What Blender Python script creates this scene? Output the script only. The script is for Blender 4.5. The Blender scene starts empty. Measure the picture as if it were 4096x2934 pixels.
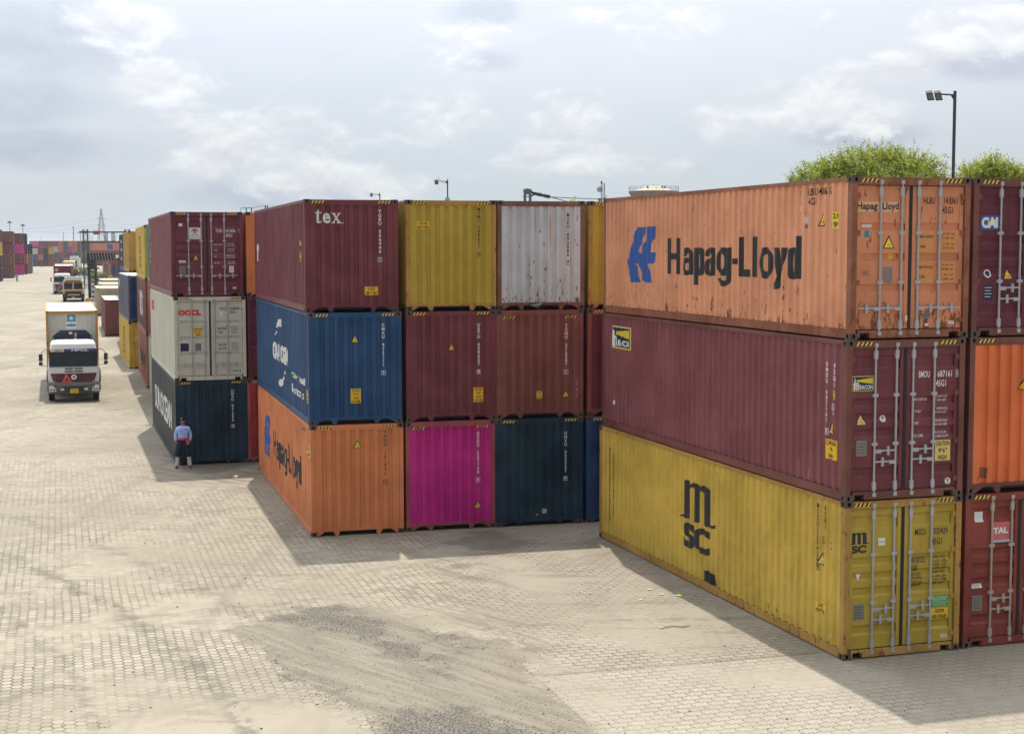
import bpy, math, random, mathutils
from mathutils import Vector
R = math.radians
S = bpy.context.scene
COL = S.collection

# ------------------------------------------------------------------ camera
CF, CP, CR, CH = 5923.3, 0.0798, 0.0014, 7.4242      # focal length in photo pixels, pitch down, roll, height
cam = bpy.data.objects.new('camera', bpy.data.cameras.new('camera')); COL.objects.link(cam)
cam.data.sensor_width = 36; cam.data.lens = CF / 4096 * 36
cam.location = (0, 0, CH); cam.rotation_euler = mathutils.Euler((math.pi/2 - CP, 0, 0)).to_matrix().to_4x4().to_euler()
cam.matrix_world = mathutils.Matrix.Translation((0, 0, CH)) @ mathutils.Matrix.Rotation(math.pi/2 - CP, 4, 'X') @ mathutils.Matrix.Rotation(-CR, 4, 'Z')
cam.data.clip_start = 0.1; cam.data.clip_end = 12000
S.camera = cam
# ------------------------------------------------------------------ colour
S.view_settings.view_transform = 'Standard'; S.view_settings.look = 'None'
S.view_settings.gamma = 1; S.view_settings.exposure = 0.15
# ------------------------------------------------------------------ sun
SUN_EL, SUN_AZ = R(67), R(-4.2)                      # azimuth measured from +Y towards +X
sun = bpy.data.objects.new('sun', bpy.data.lights.new('sun', 'SUN')); COL.objects.link(sun)
sd = Vector((math.sin(SUN_AZ)*math.cos(SUN_EL), math.cos(SUN_AZ)*math.cos(SUN_EL), math.sin(SUN_EL)))
sun.rotation_euler = sd.to_track_quat('Z', 'Y').to_euler()
sun.data.energy = 4.5; sun.data.angle = R(0.6); sun.data.color = (1.0, 0.955, 0.88)

# ------------------------------------------------------------------ node helper
class NT:
    def __init__(s, tree): s.t = tree; s.n = tree.nodes; s.l = tree.links
    def add(s, typ, ins=None, **pr):
        n = s.n.new(typ)
        for k, v in pr.items(): setattr(n, k, v)
        for k, v in (ins or {}).items():
            sk = n.inputs[k]
            if isinstance(v, bpy.types.NodeSocket): s.l.new(v, sk)
            elif v is not None: sk.default_value = v
        return n
    def m(s, op, a, b=None, c=None, clamp=False):
        n = s.n.new('ShaderNodeMath'); n.operation = op; n.use_clamp = clamp
        for i, v in enumerate((a, b, c)):
            if v is None: continue
            if isinstance(v, bpy.types.NodeSocket): s.l.new(v, n.inputs[i])
            else: n.inputs[i].default_value = v
        return n.outputs[0]
    def v(s, op, a, b=None, scale=None):
        n = s.n.new('ShaderNodeVectorMath'); n.operation = op
        for i, v in enumerate((a, b)):
            if v is None: continue
            if isinstance(v, bpy.types.NodeSocket): s.l.new(v, n.inputs[i])
            else: n.inputs[i].default_value = v
        if scale is not None: n.inputs['Scale'].default_value = scale
        return n
    def mix(s, f, a, b, mode='MIX'):
        n = s.n.new('ShaderNodeMix'); n.data_type = 'RGBA'; n.blend_type = mode
        for i, v in ((0, f), (6, a), (7, b)):
            if isinstance(v, bpy.types.NodeSocket): s.l.new(v, n.inputs[i])
            else:
                n.inputs[i].default_value = v if i == 0 else ((*v, 1) if len(v) == 3 else v)
        return n.outputs[2]
    def noise(s, vec, scale, detail=4, rough=0.55, dist=0.0):
        n = s.add('ShaderNodeTexNoise', {'Vector': vec, 'Scale': scale, 'Detail': detail, 'Roughness': rough, 'Distortion': dist})
        return n.outputs[0]
    def ramp(s, f, a, b, smooth=True):
        n = s.add('ShaderNodeMapRange', {0: f, 1: a, 2: b, 3: 0.0, 4: 1.0})
        n.interpolation_type = 'SMOOTHSTEP' if smooth else 'LINEAR'; n.clamp = True
        return n.outputs[0]
    def mapv(s, vec, loc=(0, 0, 0), sc=(1, 1, 1), rot=(0, 0, 0)):
        return s.add('ShaderNodeMapping', {'Vector': vec, 'Location': loc, 'Scale': sc, 'Rotation': rot}).outputs[0]

# ------------------------------------------------------------------ sky: Nishita sky seen through a veil of bright cloud
w = bpy.data.worlds.new('World'); S.world = w; w.use_nodes = True
T = NT(w.node_tree); T.n.clear()
sky = T.add('ShaderNodeTexSky'); sky.sky_type = 'NISHITA'; sky.sun_disc = False
sky.sun_elevation = SUN_EL; sky.sun_rotation = SUN_AZ; sky.dust_density = 3.0; sky.air_density = 1.0
gd = T.add('ShaderNodeTexCoord').outputs['Generated']
sx = T.add('ShaderNodeSeparateXYZ', {0: gd})
az = T.m('ARCTAN2', sx.outputs[0], sx.outputs[1]); el = T.m('ARCSINE', sx.outputs[2])
ae = T.add('ShaderNodeCombineXYZ', {0: az, 1: T.m('MULTIPLY', el, 1.7), 2: 0.0}).outputs[0]
def fbm(off, sc, det=8, ro=.58, dist=.35): return T.noise(T.mapv(ae, off), sc, det, ro, dist)
n1 = fbm((0, 0, 0), 10.5); n1d = fbm((0, .016, 0), 10.5)                      # the second sample lies a little higher: tops of heaps catch the light
n2 = fbm((3.1, 7.7, 0), 26.0, 7, .6); n2d = fbm((3.1, 7.709, 0), 26.0, 7, .6)
n3 = T.noise(T.mapv(ae, (1.3, 2.7, 4)), 3.6, 4, 0.55)
shape = T.m('ADD', T.m('MULTIPLY', n1, 0.66), T.m('MULTIPLY', n2, 0.34))
relief = T.m('ADD', T.m('MULTIPLY', T.m('SUBTRACT', n1, n1d), 1.0), T.m('MULTIPLY', T.m('SUBTRACT', n2, n2d), .8))
veil = T.mix(T.ramp(el, 0.0, 0.17), (6.6, 7.35, 7.85), (6.95, 7.45, 8.35))     # colour of the thin high cloud, horizon to height
base = T.mix(0.97, sky.outputs[0], veil)
base = T.mix(T.m('MULTIPLY', T.ramp(n3, 0.40, 0.66), 0.45), base, (7.7, 7.9, 8.4))
def blob(azd, eld, ra, re):
    dx = T.m('DIVIDE', T.m('SUBTRACT', az, R(azd)), R(ra)); dy = T.m('DIVIDE', T.m('SUBTRACT', el, R(eld)), R(re))
    d = T.m('SQRT', T.m('ADD', T.m('MULTIPLY', dx, dx), T.m('MULTIPLY', dy, dy)))
    return T.ramp(d, 1.25, 0.0)
def bmax(bs):
    o = bs[0]
    for b in bs[1:]: o = T.m('MAXIMUM', o, b)
    return o
# heaps of brighter cumulus, and the grey undersides and banks
white = bmax([blob(-14.6, 8.3, 3.2, 1.7), blob(-12.6, 6.2, 3.4, 1.2), blob(-11.0, 3.8, 5.0, 1.6), blob(-1.6, 7.7, 3.0, 1.3), blob(4.9, 8.5, 3.6, 1.1), blob(-3.6, 5.0, 3.8, 1.4), blob(2.6, 5.2, 2.6, 1.4),
              blob(7.2, 4.8, 3.4, 1.5), blob(12.6, 5.3, 4.0, 1.9), blob(15.0, 6.5, 2.4, 1.1), blob(17.6, 7.9, 3.6, 1.5), blob(12.0, 8.0, .9, .9), blob(-7.4, 4.6, 4.6, 1.4), blob(-6.2, 2.6, 6, 1.0), blob(3.0, 3.4, 6, 1.0)])
dark = bmax([blob(-18.2, 7.6, 6.0, 2.2), blob(-19.5, 5.4, 5.5, 1.3), blob(-1.2, 8.9, 2.0, .8), blob(-1.0, 7.1, 1.8, .6), blob(-15.4, 9.4, 3.0, .8), blob(13.4, 4.2, 3.6, .8), blob(-17.0, 3.6, 6, 1.0), blob(17.8, 6.6, 3.6, .8), blob(-9, 2.0, 5, .8)])
wm = T.m('MULTIPLY', T.ramp(white, 0.0, .45), T.ramp(T.m('ADD', shape, T.m('MULTIPLY', white, .17)), 0.54, 0.68))
dm = T.m('MULTIPLY', T.ramp(dark, 0.0, .5), T.ramp(T.m('ADD', shape, T.m('MULTIPLY', dark, .26)), 0.46, 0.76))
cl = T.mix(T.m('MULTIPLY', dm, 0.62), base, (5.0, 5.6, 6.7))
cl = T.mix(T.m('MULTIPLY', wm, 0.60), cl, (8.8, 8.9, 9.1))
amp = T.m('ADD', T.m('MULTIPLY', wm, .60), T.m('ADD', T.m('MULTIPLY', dm, .35), .06))
rel = T.m('ADD', 1.0, T.m('MULTIPLY', relief, amp))
cl = T.v('MULTIPLY', cl, T.add('ShaderNodeCombineXYZ', {0: rel, 1: rel, 2: T.m('ADD', .3, T.m('MULTIPLY', rel, .7))}).outputs[0]).outputs[0]
# forward scattering: the veil is much brighter round the sun than opposite it
dt = T.v('DOT_PRODUCT', gd, tuple(sd)).outputs['Value']
glow = T.m('ADD', .52, T.m('MULTIPLY', T.m('POWER', T.m('MAXIMUM', dt, 0.0), 3.0), 4.2))
cl = T.v('MULTIPLY', cl, T.add('ShaderNodeCombineXYZ', {0: glow, 1: glow, 2: glow}).outputs[0]).outputs[0]
lp = T.m('MULTIPLY', T.ramp(sx.outputs[2], 0.0, -0.02), 1.0)
cl = T.mix(lp, cl, (2.2, 2.0, 1.7))
bg = T.add('ShaderNodeBackground', {0: cl, 1: 0.1})
T.l.new(bg.outputs[0], T.add('ShaderNodeOutputWorld').inputs[0])

# ------------------------------------------------------------------ helpers: pixels to places (used once, while measuring)
def ray(u, v):
    X2 = (u - 2048) / CF; Y2 = (1467 - v) / CF
    c, s = math.cos(-CR), math.sin(-CR); X = X2*c - Y2*s; Y = X2*s + Y2*c
    c, s = math.cos(CP), math.sin(CP)
    return X, c + Y*s, -s + Y*c
def at(u, v, depth):
    x, y, z = ray(u, v); t = depth / y
    return x*t, depth, CH + z*t
def sm(a, b, x):
    t = max(0, min(1, (x - a)/(b - a))); return t*t*(3 - 2*t)
def gz(x, y): return sm(84, 168, y) * 1.0 - sm(420, 620, y) * 1.0      # the yard rises gently, then falls away
def ground(u, v):
    x, y, z = ray(u, v); h = 0.0
    for _ in range(30):
        t = (h - CH) / z; h = 0.5*h + 0.5*gz(x*t, y*t)
    return x*t, y*t, h

# ------------------------------------------------------------------ mesh builder
class MB:
    def __init__(s): s.v = []; s.f = []; s.m = []
    def face(s, pts, mi=0):
        b = len(s.v); s.v += [tuple(p) for p in pts]; s.f.append(tuple(range(b, b+len(pts)))); s.m.append(mi)
    def box(s, x0, y0, z0, x1, y1, z1, mi=0):
        b = len(s.v)
        s.v += [(x0,y0,z0),(x1,y0,z0),(x1,y1,z0),(x0,y1,z0),(x0,y0,z1),(x1,y0,z1),(x1,y1,z1),(x0,y1,z1)]
        for q in ((0,3,2,1),(4,5,6,7),(0,1,5,4),(1,2,6,5),(2,3,7,6),(3,0,4,7)):
            s.f.append(tuple(b+i for i in q)); s.m.append(mi)
    def prism(s, poly, axis, a, b2, mi=0):
        """poly in the two other axes, extruded along axis from a to b2"""
        def P(p, w):
            return (w, p[0], p[1]) if axis == 'x' else ((p[0], w, p[1]) if axis == 'y' else (p[0], p[1], w))
        n = len(poly); b = len(s.v)
        s.v += [P(p, a) for p in poly] + [P(p, b2) for p in poly]
        s.f.append(tuple(range(b, b+n))); s.f.append(tuple(range(b+2*n-1, b+n-1, -1))); s.m += [mi, mi]
        for i in range(n):
            j = (i+1) % n; s.f.append((b+i, b+n+i, b+n+j, b+j)); s.m.append(mi)
    def tube(s, p0, p1, r, n=8, r2=None, mi=0, cap=True):
        p0 = Vector(p0); p1 = Vector(p1); d = (p1-p0).normalized(); r2 = r if r2 is None else r2
        a = d.orthogonal().normalized(); c = d.cross(a); b = len(s.v)
        for p, rr in ((p0, r), (p1, r2)):
            for i in range(n):
                t = 2*math.pi*i/n; s.v.append(tuple(p + a*(rr*math.cos(t)) + c*(rr*math.sin(t))))
        for i in range(n):
            j = (i+1) % n; s.f.append((b+i, b+j, b+n+j, b+n+i)); s.m.append(mi)
        if cap: s.f.append(tuple(range(b+n-1, b-1, -1))); s.f.append(tuple(range(b+n, b+2*n))); s.m += [mi, mi]
    def path(s, pts, r, n=6, mi=0):
        for i in range(len(pts)-1): s.tube(pts[i], pts[i+1], r, n, mi=mi)
    def lathe(s, prof, n=32, c=(0,0), mi=0):
        b = len(s.v)
        for r, z in prof:
            for i in range(n):
                t = 2*math.pi*i/n; s.v.append((c[0]+r*math.cos(t), c[1]+r*math.sin(t), z))
        for k in range(len(prof)-1):
            for i in range(n):
                j = (i+1) % n; s.f.append((b+k*n+i, b+k*n+j, b+(k+1)*n+j, b+(k+1)*n+i)); s.m.append(mi)
    def loft(s, rings, mi=0, caps=True):
        b = len(s.v); n = len(rings[0])
        for r in rings: s.v += [tuple(p) for p in r]
        for k in range(len(rings)-1):
            for i in range(n):
                j = (i+1) % n; s.f.append((b+k*n+i, b+k*n+j, b+(k+1)*n+j, b+(k+1)*n+i)); s.m.append(mi)
        if caps:
            s.f.append(tuple(range(b+n-1, b-1, -1))); s.f.append(tuple(range(b+(len(rings)-1)*n, b+len(rings)*n))); s.m += [mi, mi]
    def build(s, name, mats, parent=None, smooth=False, link=True):
        me = bpy.data.meshes.new(name); me.from_pydata(s.v, [], s.f)
        if not isinstance(mats, (list, tuple)): mats = [mats]
        for m in mats: me.materials.append(m)
        if len(mats) > 1: me.polygons.foreach_set('material_index', s.m)
        if smooth: me.polygons.foreach_set('use_smooth', [True]*len(me.polygons))
        me.update()
        o = bpy.data.objects.new(name, me); COL.objects.link(o)
        if parent: o.parent = parent
        return o
def tag(o, label=None, cat=None, group=None, kind=None):
    if label: o['label'] = label
    if cat: o['category'] = cat
    if group: o['group'] = group
    if kind: o['kind'] = kind
    return o
def empty(name, loc, rz=0, label=None, cat=None, group=None):
    o = bpy.data.objects.new(name, None); COL.objects.link(o); o.location = loc; o.rotation_euler = (0, 0, rz)
    o.empty_display_size = .3
    return tag(o, label, cat, group)

# ------------------------------------------------------------------ materials
def lin(c):
    return tuple(((x/255)/12.92 if x/255 <= .04045 else ((x/255+.055)/1.055)**2.4) for x in c)
def plain(name, col, rough=0.6, metal=0.0, var=0.12, nscale=8.0, spec=0.4):
    m = bpy.data.materials.new(name); m.use_nodes = True; t = NT(m.node_tree); b = t.n['Principled BSDF']
    oc = t.add('ShaderNodeTexCoord').outputs['Object']
    f = t.noise(oc, nscale, 5, .6)
    c = t.mix(f, tuple(x*(1-var) for x in col), tuple(min(1, x*(1+var)) for x in col))
    t.l.new(c, b.inputs['Base Color']); b.inputs['Roughness'].default_value = rough; b.inputs['Metallic'].default_value = metal
    b.inputs['Specular IOR Level'].default_value = spec
    return m
def paint(name, col, seed=0, rust=0.15, fade=0.12, streak=0.12, streakcol=None, low=0.0, rough=0.46, scratch=.12, bump=0.0, rustcol=(.13,.045,.02), dirt=.25):
    """weathered container paint: blotchy fading, vertical run marks, rust spots (more towards the bottom when low > 0)"""
    m = bpy.data.materials.new(name); m.use_nodes = True; t = NT(m.node_tree); b = t.n['Principled BSDF']
    oc = t.mapv(t.add('ShaderNodeTexCoord').outputs['Object'], (seed*3.7, seed*1.9, 0))
    sz = t.add('ShaderNodeSeparateXYZ', {0: oc}).outputs[2]
    a = t.noise(oc, 0.9, 5, .6)
    c = t.mix(t.ramp(a, .3, .7), tuple(x*(1-fade) for x in col), tuple(min(1, x*(1+fade)+.012) for x in col))
    st = t.noise(t.mapv(oc, sc=(5.5, 5.5, .22)), 1.6, 6, .65)
    sc2 = streakcol or tuple(min(1, x*1.25+.05) for x in col)
    c = t.mix(t.m('MULTIPLY', t.ramp(st, .56, .74), streak*2.2), c, sc2)
    st2 = t.noise(t.mapv(oc, (9, 4, 1), sc=(4.5, 4.5, .3)), 2.1, 5, .6)
    c = t.mix(t.m('MULTIPLY', t.ramp(st2, .55, .78), dirt), c, tuple(x*.42+.012 for x in col))
    sn = t.noise(t.mapv(oc, (1, 2, 7), sc=(13, 13, .55)), 1.3, 4, .6); sm2 = t.noise(t.mapv(oc, (4, 2, 2)), 1.1, 3, .5)
    c = t.mix(t.m('MULTIPLY', t.m('MULTIPLY', t.ramp(sn, .645, .69), t.ramp(sm2, .42, .58)), scratch), c, tuple(min(1, x*1.2+.16) for x in col))
    fn = t.noise(t.mapv(oc, (2, 5, 3), sc=(1, 1, .36)), 8.5, 9, .72)
    th = .735 - .22*rust
    mask = t.ramp(t.m('ADD', fn, t.m('MULTIPLY', t.ramp(sz, .9, .1), low*.16)), th, th+.045)
    rv = t.mix(t.noise(oc, 30, 3, .6), rustcol, tuple(x*2.1 for x in rustcol))
    c = t.mix(mask, c, rv)
    sp = t.noise(oc, 55, 3, .7)
    c = t.mix(t.m('MULTIPLY', t.ramp(sp, .45, .75), .10), c, tuple(x*.5 for x in col))
    t.l.new(c, b.inputs['Base Color'])
    b.inputs['Roughness'].default_value = rough; b.inputs['Specular IOR Level'].default_value = .22
    if bump:
        h = t.noise(t.mapv(oc, sc=(1, 1, .8)), 2.6, 3, .5)
        bn = t.add('ShaderNodeBump', {'Strength': bump, 'Distance': .06, 'Height': h})
        t.l.new(bn.outputs[0], b.inputs['Normal'])
    return m
M = {}
def Mx(name, *a, **k):
    M[name] = plain(name, *a, **k); return M[name]
Mx('white mark', (.72,.72,.70), .6, var=.06)
Mx('worn white mark', (.50,.49,.46), .6, var=.3, nscale=20)
Mx('black mark', (.022,.024,.027), .5, var=.2)
Mx('yellow sticker', (.80,.50,.03), .5, var=.06)
Mx('pale yellow sticker', (.72,.55,.16), .5, var=.08)
Mx('lemon sticker', (.82,.66,.03), .5, var=.05)
Mx('blue mark', (.03,.10,.36), .5, var=.18)
Mx('navy mark', (.012,.018,.07), .5)
Mx('red mark', (.62,.04,.05), .5)
Mx('green mark', (.03,.34,.10), .5)
Mx('pink red mark', (.56,.14,.15), .5)
Mx('orange plate', (.62,.27,.08), .5)
Mx('metal plate', (.22,.21,.19), .45, .3)
Mx('rubber', (.018,.019,.022), .7, var=.3)
Mx('galvanised', (.42,.43,.46), .42, .35, var=.15)
Mx('casting', (.10,.065,.055), .7, var=.45, nscale=14)
Mx('hole', (.006,.006,.007), .9)
Mx('hazard yellow', (.78,.52,.07), .55, var=.15, nscale=30)
Mx('underside', (.030,.028,.03), .8)
Mx('teal mark', (.03,.22,.33), .5)
Mx('brown mark', (.22,.07,.03), .5)
Mx('pale green mark', (.45,.68,.35), .5)

# ------------------------------------------------------------------ lettering
_tc = {}
def text_tris(body, bold=0.0, ls=1.0, cs=1.0, align='LEFT', shear=0.0):
    key = (body, bold, ls, cs, align, shear)
    if key in _tc: return _tc[key]
    cu = bpy.data.curves.new('t', 'FONT'); cu.body = body; cu.size = 1; cu.offset = bold; cu.space_line = ls; cu.space_character = cs
    cu.align_x = align; cu.resolution_u = 8 if bold >= .04 else 2; cu.fill_mode = 'FRONT'; cu.shear = shear
    o = bpy.data.objects.new('t', cu); me = bpy.data.meshes.new_from_object(o)
    me.calc_loop_triangles()
    vs = [(v.co.x, v.co.y) for v in me.vertices]
    tr = [[vs[i] for i in lt.vertices] for lt in me.loop_triangles]
    bpy.data.objects.remove(o); bpy.data.curves.remove(cu); bpy.data.meshes.remove(me)
    if not tr: _tc[key] = []; return []
    x0 = min(p[0] for q in tr for p in q); x1 = max(p[0] for q in tr for p in q)
    y0 = min(p[1] for q in tr for p in q); y1 = max(p[1] for q in tr for p in q)
    tr = [[((p[0]-x0)/(x1-x0), (p[1]-y0)/(y1-y0)) for p in q] for q in tr]
    _tc[key] = tr
    return tr
def fit(tr, x0, y0, x1, y1): return [[(x0+p[0]*(x1-x0), y0+p[1]*(y1-y0)) for p in q] for q in tr]
def tess(poly):
    t = mathutils.geometry.tessellate_polygon([[Vector((p[0], p[1], 0)) for p in poly]])
    return [[poly[i] for i in q] for q in t]
def rect(x0, y0, x1, y1): return [[(x0, y0), (x1, y0), (x1, y1), (x0, y1)]]
def disc(x, y, r, n=20, ry=None): return [[(x+r*math.cos(2*math.pi*i/n), y+(ry or r)*math.sin(2*math.pi*i/n)) for i in range(n)]]
def clip(polys, bps, ax):
    out = []
    for p in polys:
        lo = min(q[ax] for q in p); hi = max(q[ax] for q in p); cur = p
        for b in bps:
            if b <= lo + 1e-6: continue
            if b >= hi - 1e-6: break
            L, Rr = [], []
            n = len(cur)
            for i in range(n):
                p0, p1 = cur[i], cur[(i+1) % n]
                if p0[ax] <= b: L.append(p0)
                if p0[ax] >= b: Rr.append(p0)
                if (p0[ax]-b)*(p1[ax]-b) < 0:
                    t = (b-p0[ax])/(p1[ax]-p0[ax]); q = (p0[0]+t*(p1[0]-p0[0]), p0[1]+t*(p1[1]-p0[1]))
                    L.append(q); Rr.append(q)
            if len(L) >= 3: out.append(L)
            if len(Rr) < 3: cur = None; break
            cur = Rr
        if cur and len(cur) >= 3: out.append(cur)
    return out

# ------------------------------------------------------------------ the shipping container
CL, CW, HC = 12.192, 2.438, 2.896
class Prof:
    """depth of a corrugated panel behind the face plane along one coordinate"""
    def __init__(s, pts): s.p = pts; s.b = [q[0] for q in pts]
    def __call__(s, a):
        p = s.p
        if a <= p[0][0]: return p[0][1]
        for i in range(len(p)-1):
            if a <= p[i+1][0]:
                t = (a-p[i][0])/max(1e-9, p[i+1][0]-p[i][0]); return p[i][1]+t*(p[i+1][1]-p[i][1])
        return p[-1][1]
def corr(a0, a1, fo, sl, fi, d0, d1):
    per = fo+fi+2*sl; n = int((a1-a0-fo)/per); lead = (a1-a0-n*per-fo)/2
    pts = [(a0, d0)]; a = a0+lead+fo
    for _ in range(n):
        pts += [(a, d0), (a+sl, d1), (a+sl+fi, d1), (a+2*sl+fi, d0)]; a += per
    pts.append((a1, d0)); return Prof(pts)
def zprof(z0, z1, recs, d0, d1, sl):
    pts = [(z0, d0)]
    for a, b in sorted(recs): pts += [(a, d0), (a+sl, d1), (b-sl, d1), (b, d0)]
    pts.append((z1, d0)); return Prof(pts)
def side_prof(L): return corr(.13, L-.13, .075, .060, .074, .012, .054)
END_PROF = corr(.12, CW-.12, .115, .018, .095, .016, .060)
RECS = {'A': [(2.36,2.62),(1.69,1.86),(1.42,1.58),(1.12,1.31),(.42,.61)], 'B': [(1.94,2.08),(1.40,1.54),(.86,.99)]}
DOOR0, DOOR1 = .058, .092
_mesh = {}
def shared(key, fn, name, mats, parent):
    """same mesh data for repeated parts, material slots linked per object"""
    if key not in _mesh:
        mb = fn(); me = bpy.data.meshes.new(name); me.from_pydata(mb.v, [], mb.f)
        for _ in mats: me.materials.append(None)
        me.polygons.foreach_set('material_index', mb.m); me.update(); _mesh[key] = me
    o = bpy.data.objects.new(name, _mesh[key]); COL.objects.link(o); o.parent = parent
    for i, m in enumerate(mats):
        o.material_slots[i].link = 'OBJECT'; o.material_slots[i].material = m
    return o
def g_casting(H, L, cx, cy, cz):
    mb = MB(); w, l, h = .162, .178, .118
    x0, x1 = (0, w) if cx == 0 else (CW-w, CW); y0, y1 = (0, l) if cy == 0 else (L-l, L); z0, z1 = (0, h) if cz == 0 else (H-h, H)
    # end face with slot
    yf = y0 if cy == 0 else y1; dy = .05 if cy == 0 else -.05
    xf = x0 if cx == 0 else x1; dx = .05 if cx == 0 else -.05
    def holed(P, a0, a1, b0, b1, Pin):
        ca, cb = (a0+a1)/2, (b0+b1)/2; ha, hb = .029, .040
        o = [(a0,b0),(a1,b0),(a1,b1),(a0,b1)]; n = 10
        inn = [(ca+ha*math.cos(t), cb+hb*math.sin(t)) for t in [2*math.pi*(i+.5)/n for i in range(n)]]
        # quads: connect ring to corners by splitting the ring into four arcs
        import bisect
        ring = []
        for k in range(n):
            a, b = inn[k]; a2, b2 = inn[(k+1) % n]
            s = max(abs((a-ca)/((a1-a0)/2)), abs((b-cb)/((b1-b0)/2))); s2 = max(abs((a2-ca)/((a1-a0)/2)), abs((b2-cb)/((b1-b0)/2)))
            q1 = (ca+(a-ca)/s, cb+(b-cb)/s); q2 = (ca+(a2-ca)/s2, cb+(b2-cb)/s2)
            pts = [P(a, b), P(*q1)]
            if abs(q1[0]-q2[0]) > 1e-6 and abs(q1[1]-q2[1]) > 1e-6:
                cor = (q1[0] if abs(abs(q1[0]-ca)-(a1-a0)/2) < 1e-6 else q2[0], q1[1] if abs(abs(q1[1]-cb)-(b1-b0)/2) < 1e-6 else q2[1])
                pts.append(P(*cor))
            pts += [P(*q2), P(a2, b2)]
            mb.face(pts, 0)
            mb.face([P(a, b), P(a2, b2), Pin(a2, b2), Pin(a, b)], 1)
        mb.face([Pin(a, b) for a, b in inn], 1)
    holed(lambda a, b: (a, yf, b), x0, x1, z0, z1, lambda a, b: (a, yf+dy, b))
    holed(lambda a, b: (xf, a, b), y0, y1, z0, z1, lambda a, b: (xf+dx, a, b))
    mb.face([(x0,y0,z1),(x1,y0,z1),(x1,y1,z1),(x0,y1,z1)]); mb.face([(x0,y0,z0),(x0,y1,z0),(x1,y1,z0),(x1,y0,z0)])
    yo = y1 if cy == 0 else y0; xo = x1 if cx == 0 else x0
    mb.face([(x0,yo,z0),(x1,yo,z0),(x1,yo,z1),(x0,yo,z1)]); mb.face([(xo,y0,z0),(xo,y1,z0),(xo,y1,z1),(xo,y0,z1)])
    return mb
def g_frame(H, L, door, back_door):
    mb = MB(); h = .118
    for cx in (0, 1):
        for cy in (0, 1):
            x0, x1 = (.005, .115) if cx == 0 else (CW-.115, CW-.005); y0, y1 = (.005, .16) if cy == 0 else (L-.16, L-.005)
            mb.box(x0, y0, h, x1, y1, H-h)
        x0, x1 = (.004, .060) if cx == 0 else (CW-.060, CW-.004)
        mb.box(x0, .178, H-.085, x1, L-.178, H-.010)                 # top side rail
        x0, x1 = (.006, .050) if cx == 0 else (CW-.050, CW-.006)
        mb.box(x0, .178, .022, x1, L-.178, .175)                     # bottom side rail
        xa, xb = (.002, .012) if cx == 0 else (CW-.012, CW-.002)
        mb.box(xa, .178, .175, xb, L-.178, .187)                     # drip lip on the bottom rail
    for e, dr in ((0, door), (1, back_door)):
        ya = lambda t: t if e == 0 else L-t
        def bx(x0, t0, z0, x1, t1, z1):
            a, b = sorted((ya(t0), ya(t1))); mb.box(x0, a, z0, x1, b, z1)
        bx(.162, .008, H-.118, CW-.162, .10, H-.012)                 # header
        bx(.115, .012, H-.150, CW-.115, .09, H-.118)
        if dr:
            bx(.40, .010, .025, CW-.40, .12, .165); bx(.162, .010, .118, .40, .12, .165); bx(CW-.40, .010, .118, CW-.162, .12, .165)
            bx(.162, .010, .025, .20, .12, .118); bx(CW-.20, .010, .025, CW-.162, .12, .118)
        else:
            bx(.115, .006, .125, CW-.115, .10, .190)
            bx(.115, .002, .182, CW-.115, .006, .192)
            for pl in ([(.162,.125),(.162,.02),(.20,.02),(.36,.125)], [(.56,.125),(.62,.03),(.63,0.004),(.70,0.004),(.72,.03),(.74,.125)]):
                for mir in (0, 1):
                    p = [(CW-a, b) if mir else (a, b) for a, b in pl]
                    y0, y1 = sorted((ya(.010), ya(.09))); mb.prism(p, 'y', y0, y1)
    return mb
def strip_mesh(prof, P, z0, z1):
    mb = MB(); pts = [(a, d) for a, d in prof.p]; b = 0
    for a, d in pts: mb.v += [P(a, d, z0), P(a, d, z1)]
    for i in range(len(pts)-1): mb.f.append((2*i, 2*i+2, 2*i+3, 2*i+1)); mb.m.append(0)
    return mb
def g_side(H, L, cx):
    pr = side_prof(L)
    P = (lambda a, d, z: (d, L-a, z)) if cx == 0 else (lambda a, d, z: (CW-d, a, z))
    return strip_mesh(pr, P, .187, H-.084)
def g_end(H, L, e):
    P = (lambda a, d, z: (a, d, z)) if e == 0 else (lambda a, d, z: (CW-a, L-d, z))
    return strip_mesh(END_PROF, P, .19, H-.15)
def g_roof(H, L):
    mb = MB(); n = int((L-.3)/.42); per = (L-.3)/n; a = .15; zt, zb = H-.014, H-.034; ys = [(.09, zt)]
    for i in range(n): ys += [(a+.06, zt), (a+.08, zb), (a+.16, zb), (a+.18, zt)]; a += per
    ys.append((L-.09, zt))
    for y, z in ys: mb.v += [(.055, y, z), (CW-.055, y, z)]
    for i in range(len(ys)-1): mb.f.append((2*i, 2*i+1, 2*i+3, 2*i+2)); mb.m.append(0)
    return mb
def g_floor(H, L):
    mb = MB(); mb.box(.05, .12, .06, CW-.05, L-.12, .16); return mb
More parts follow.
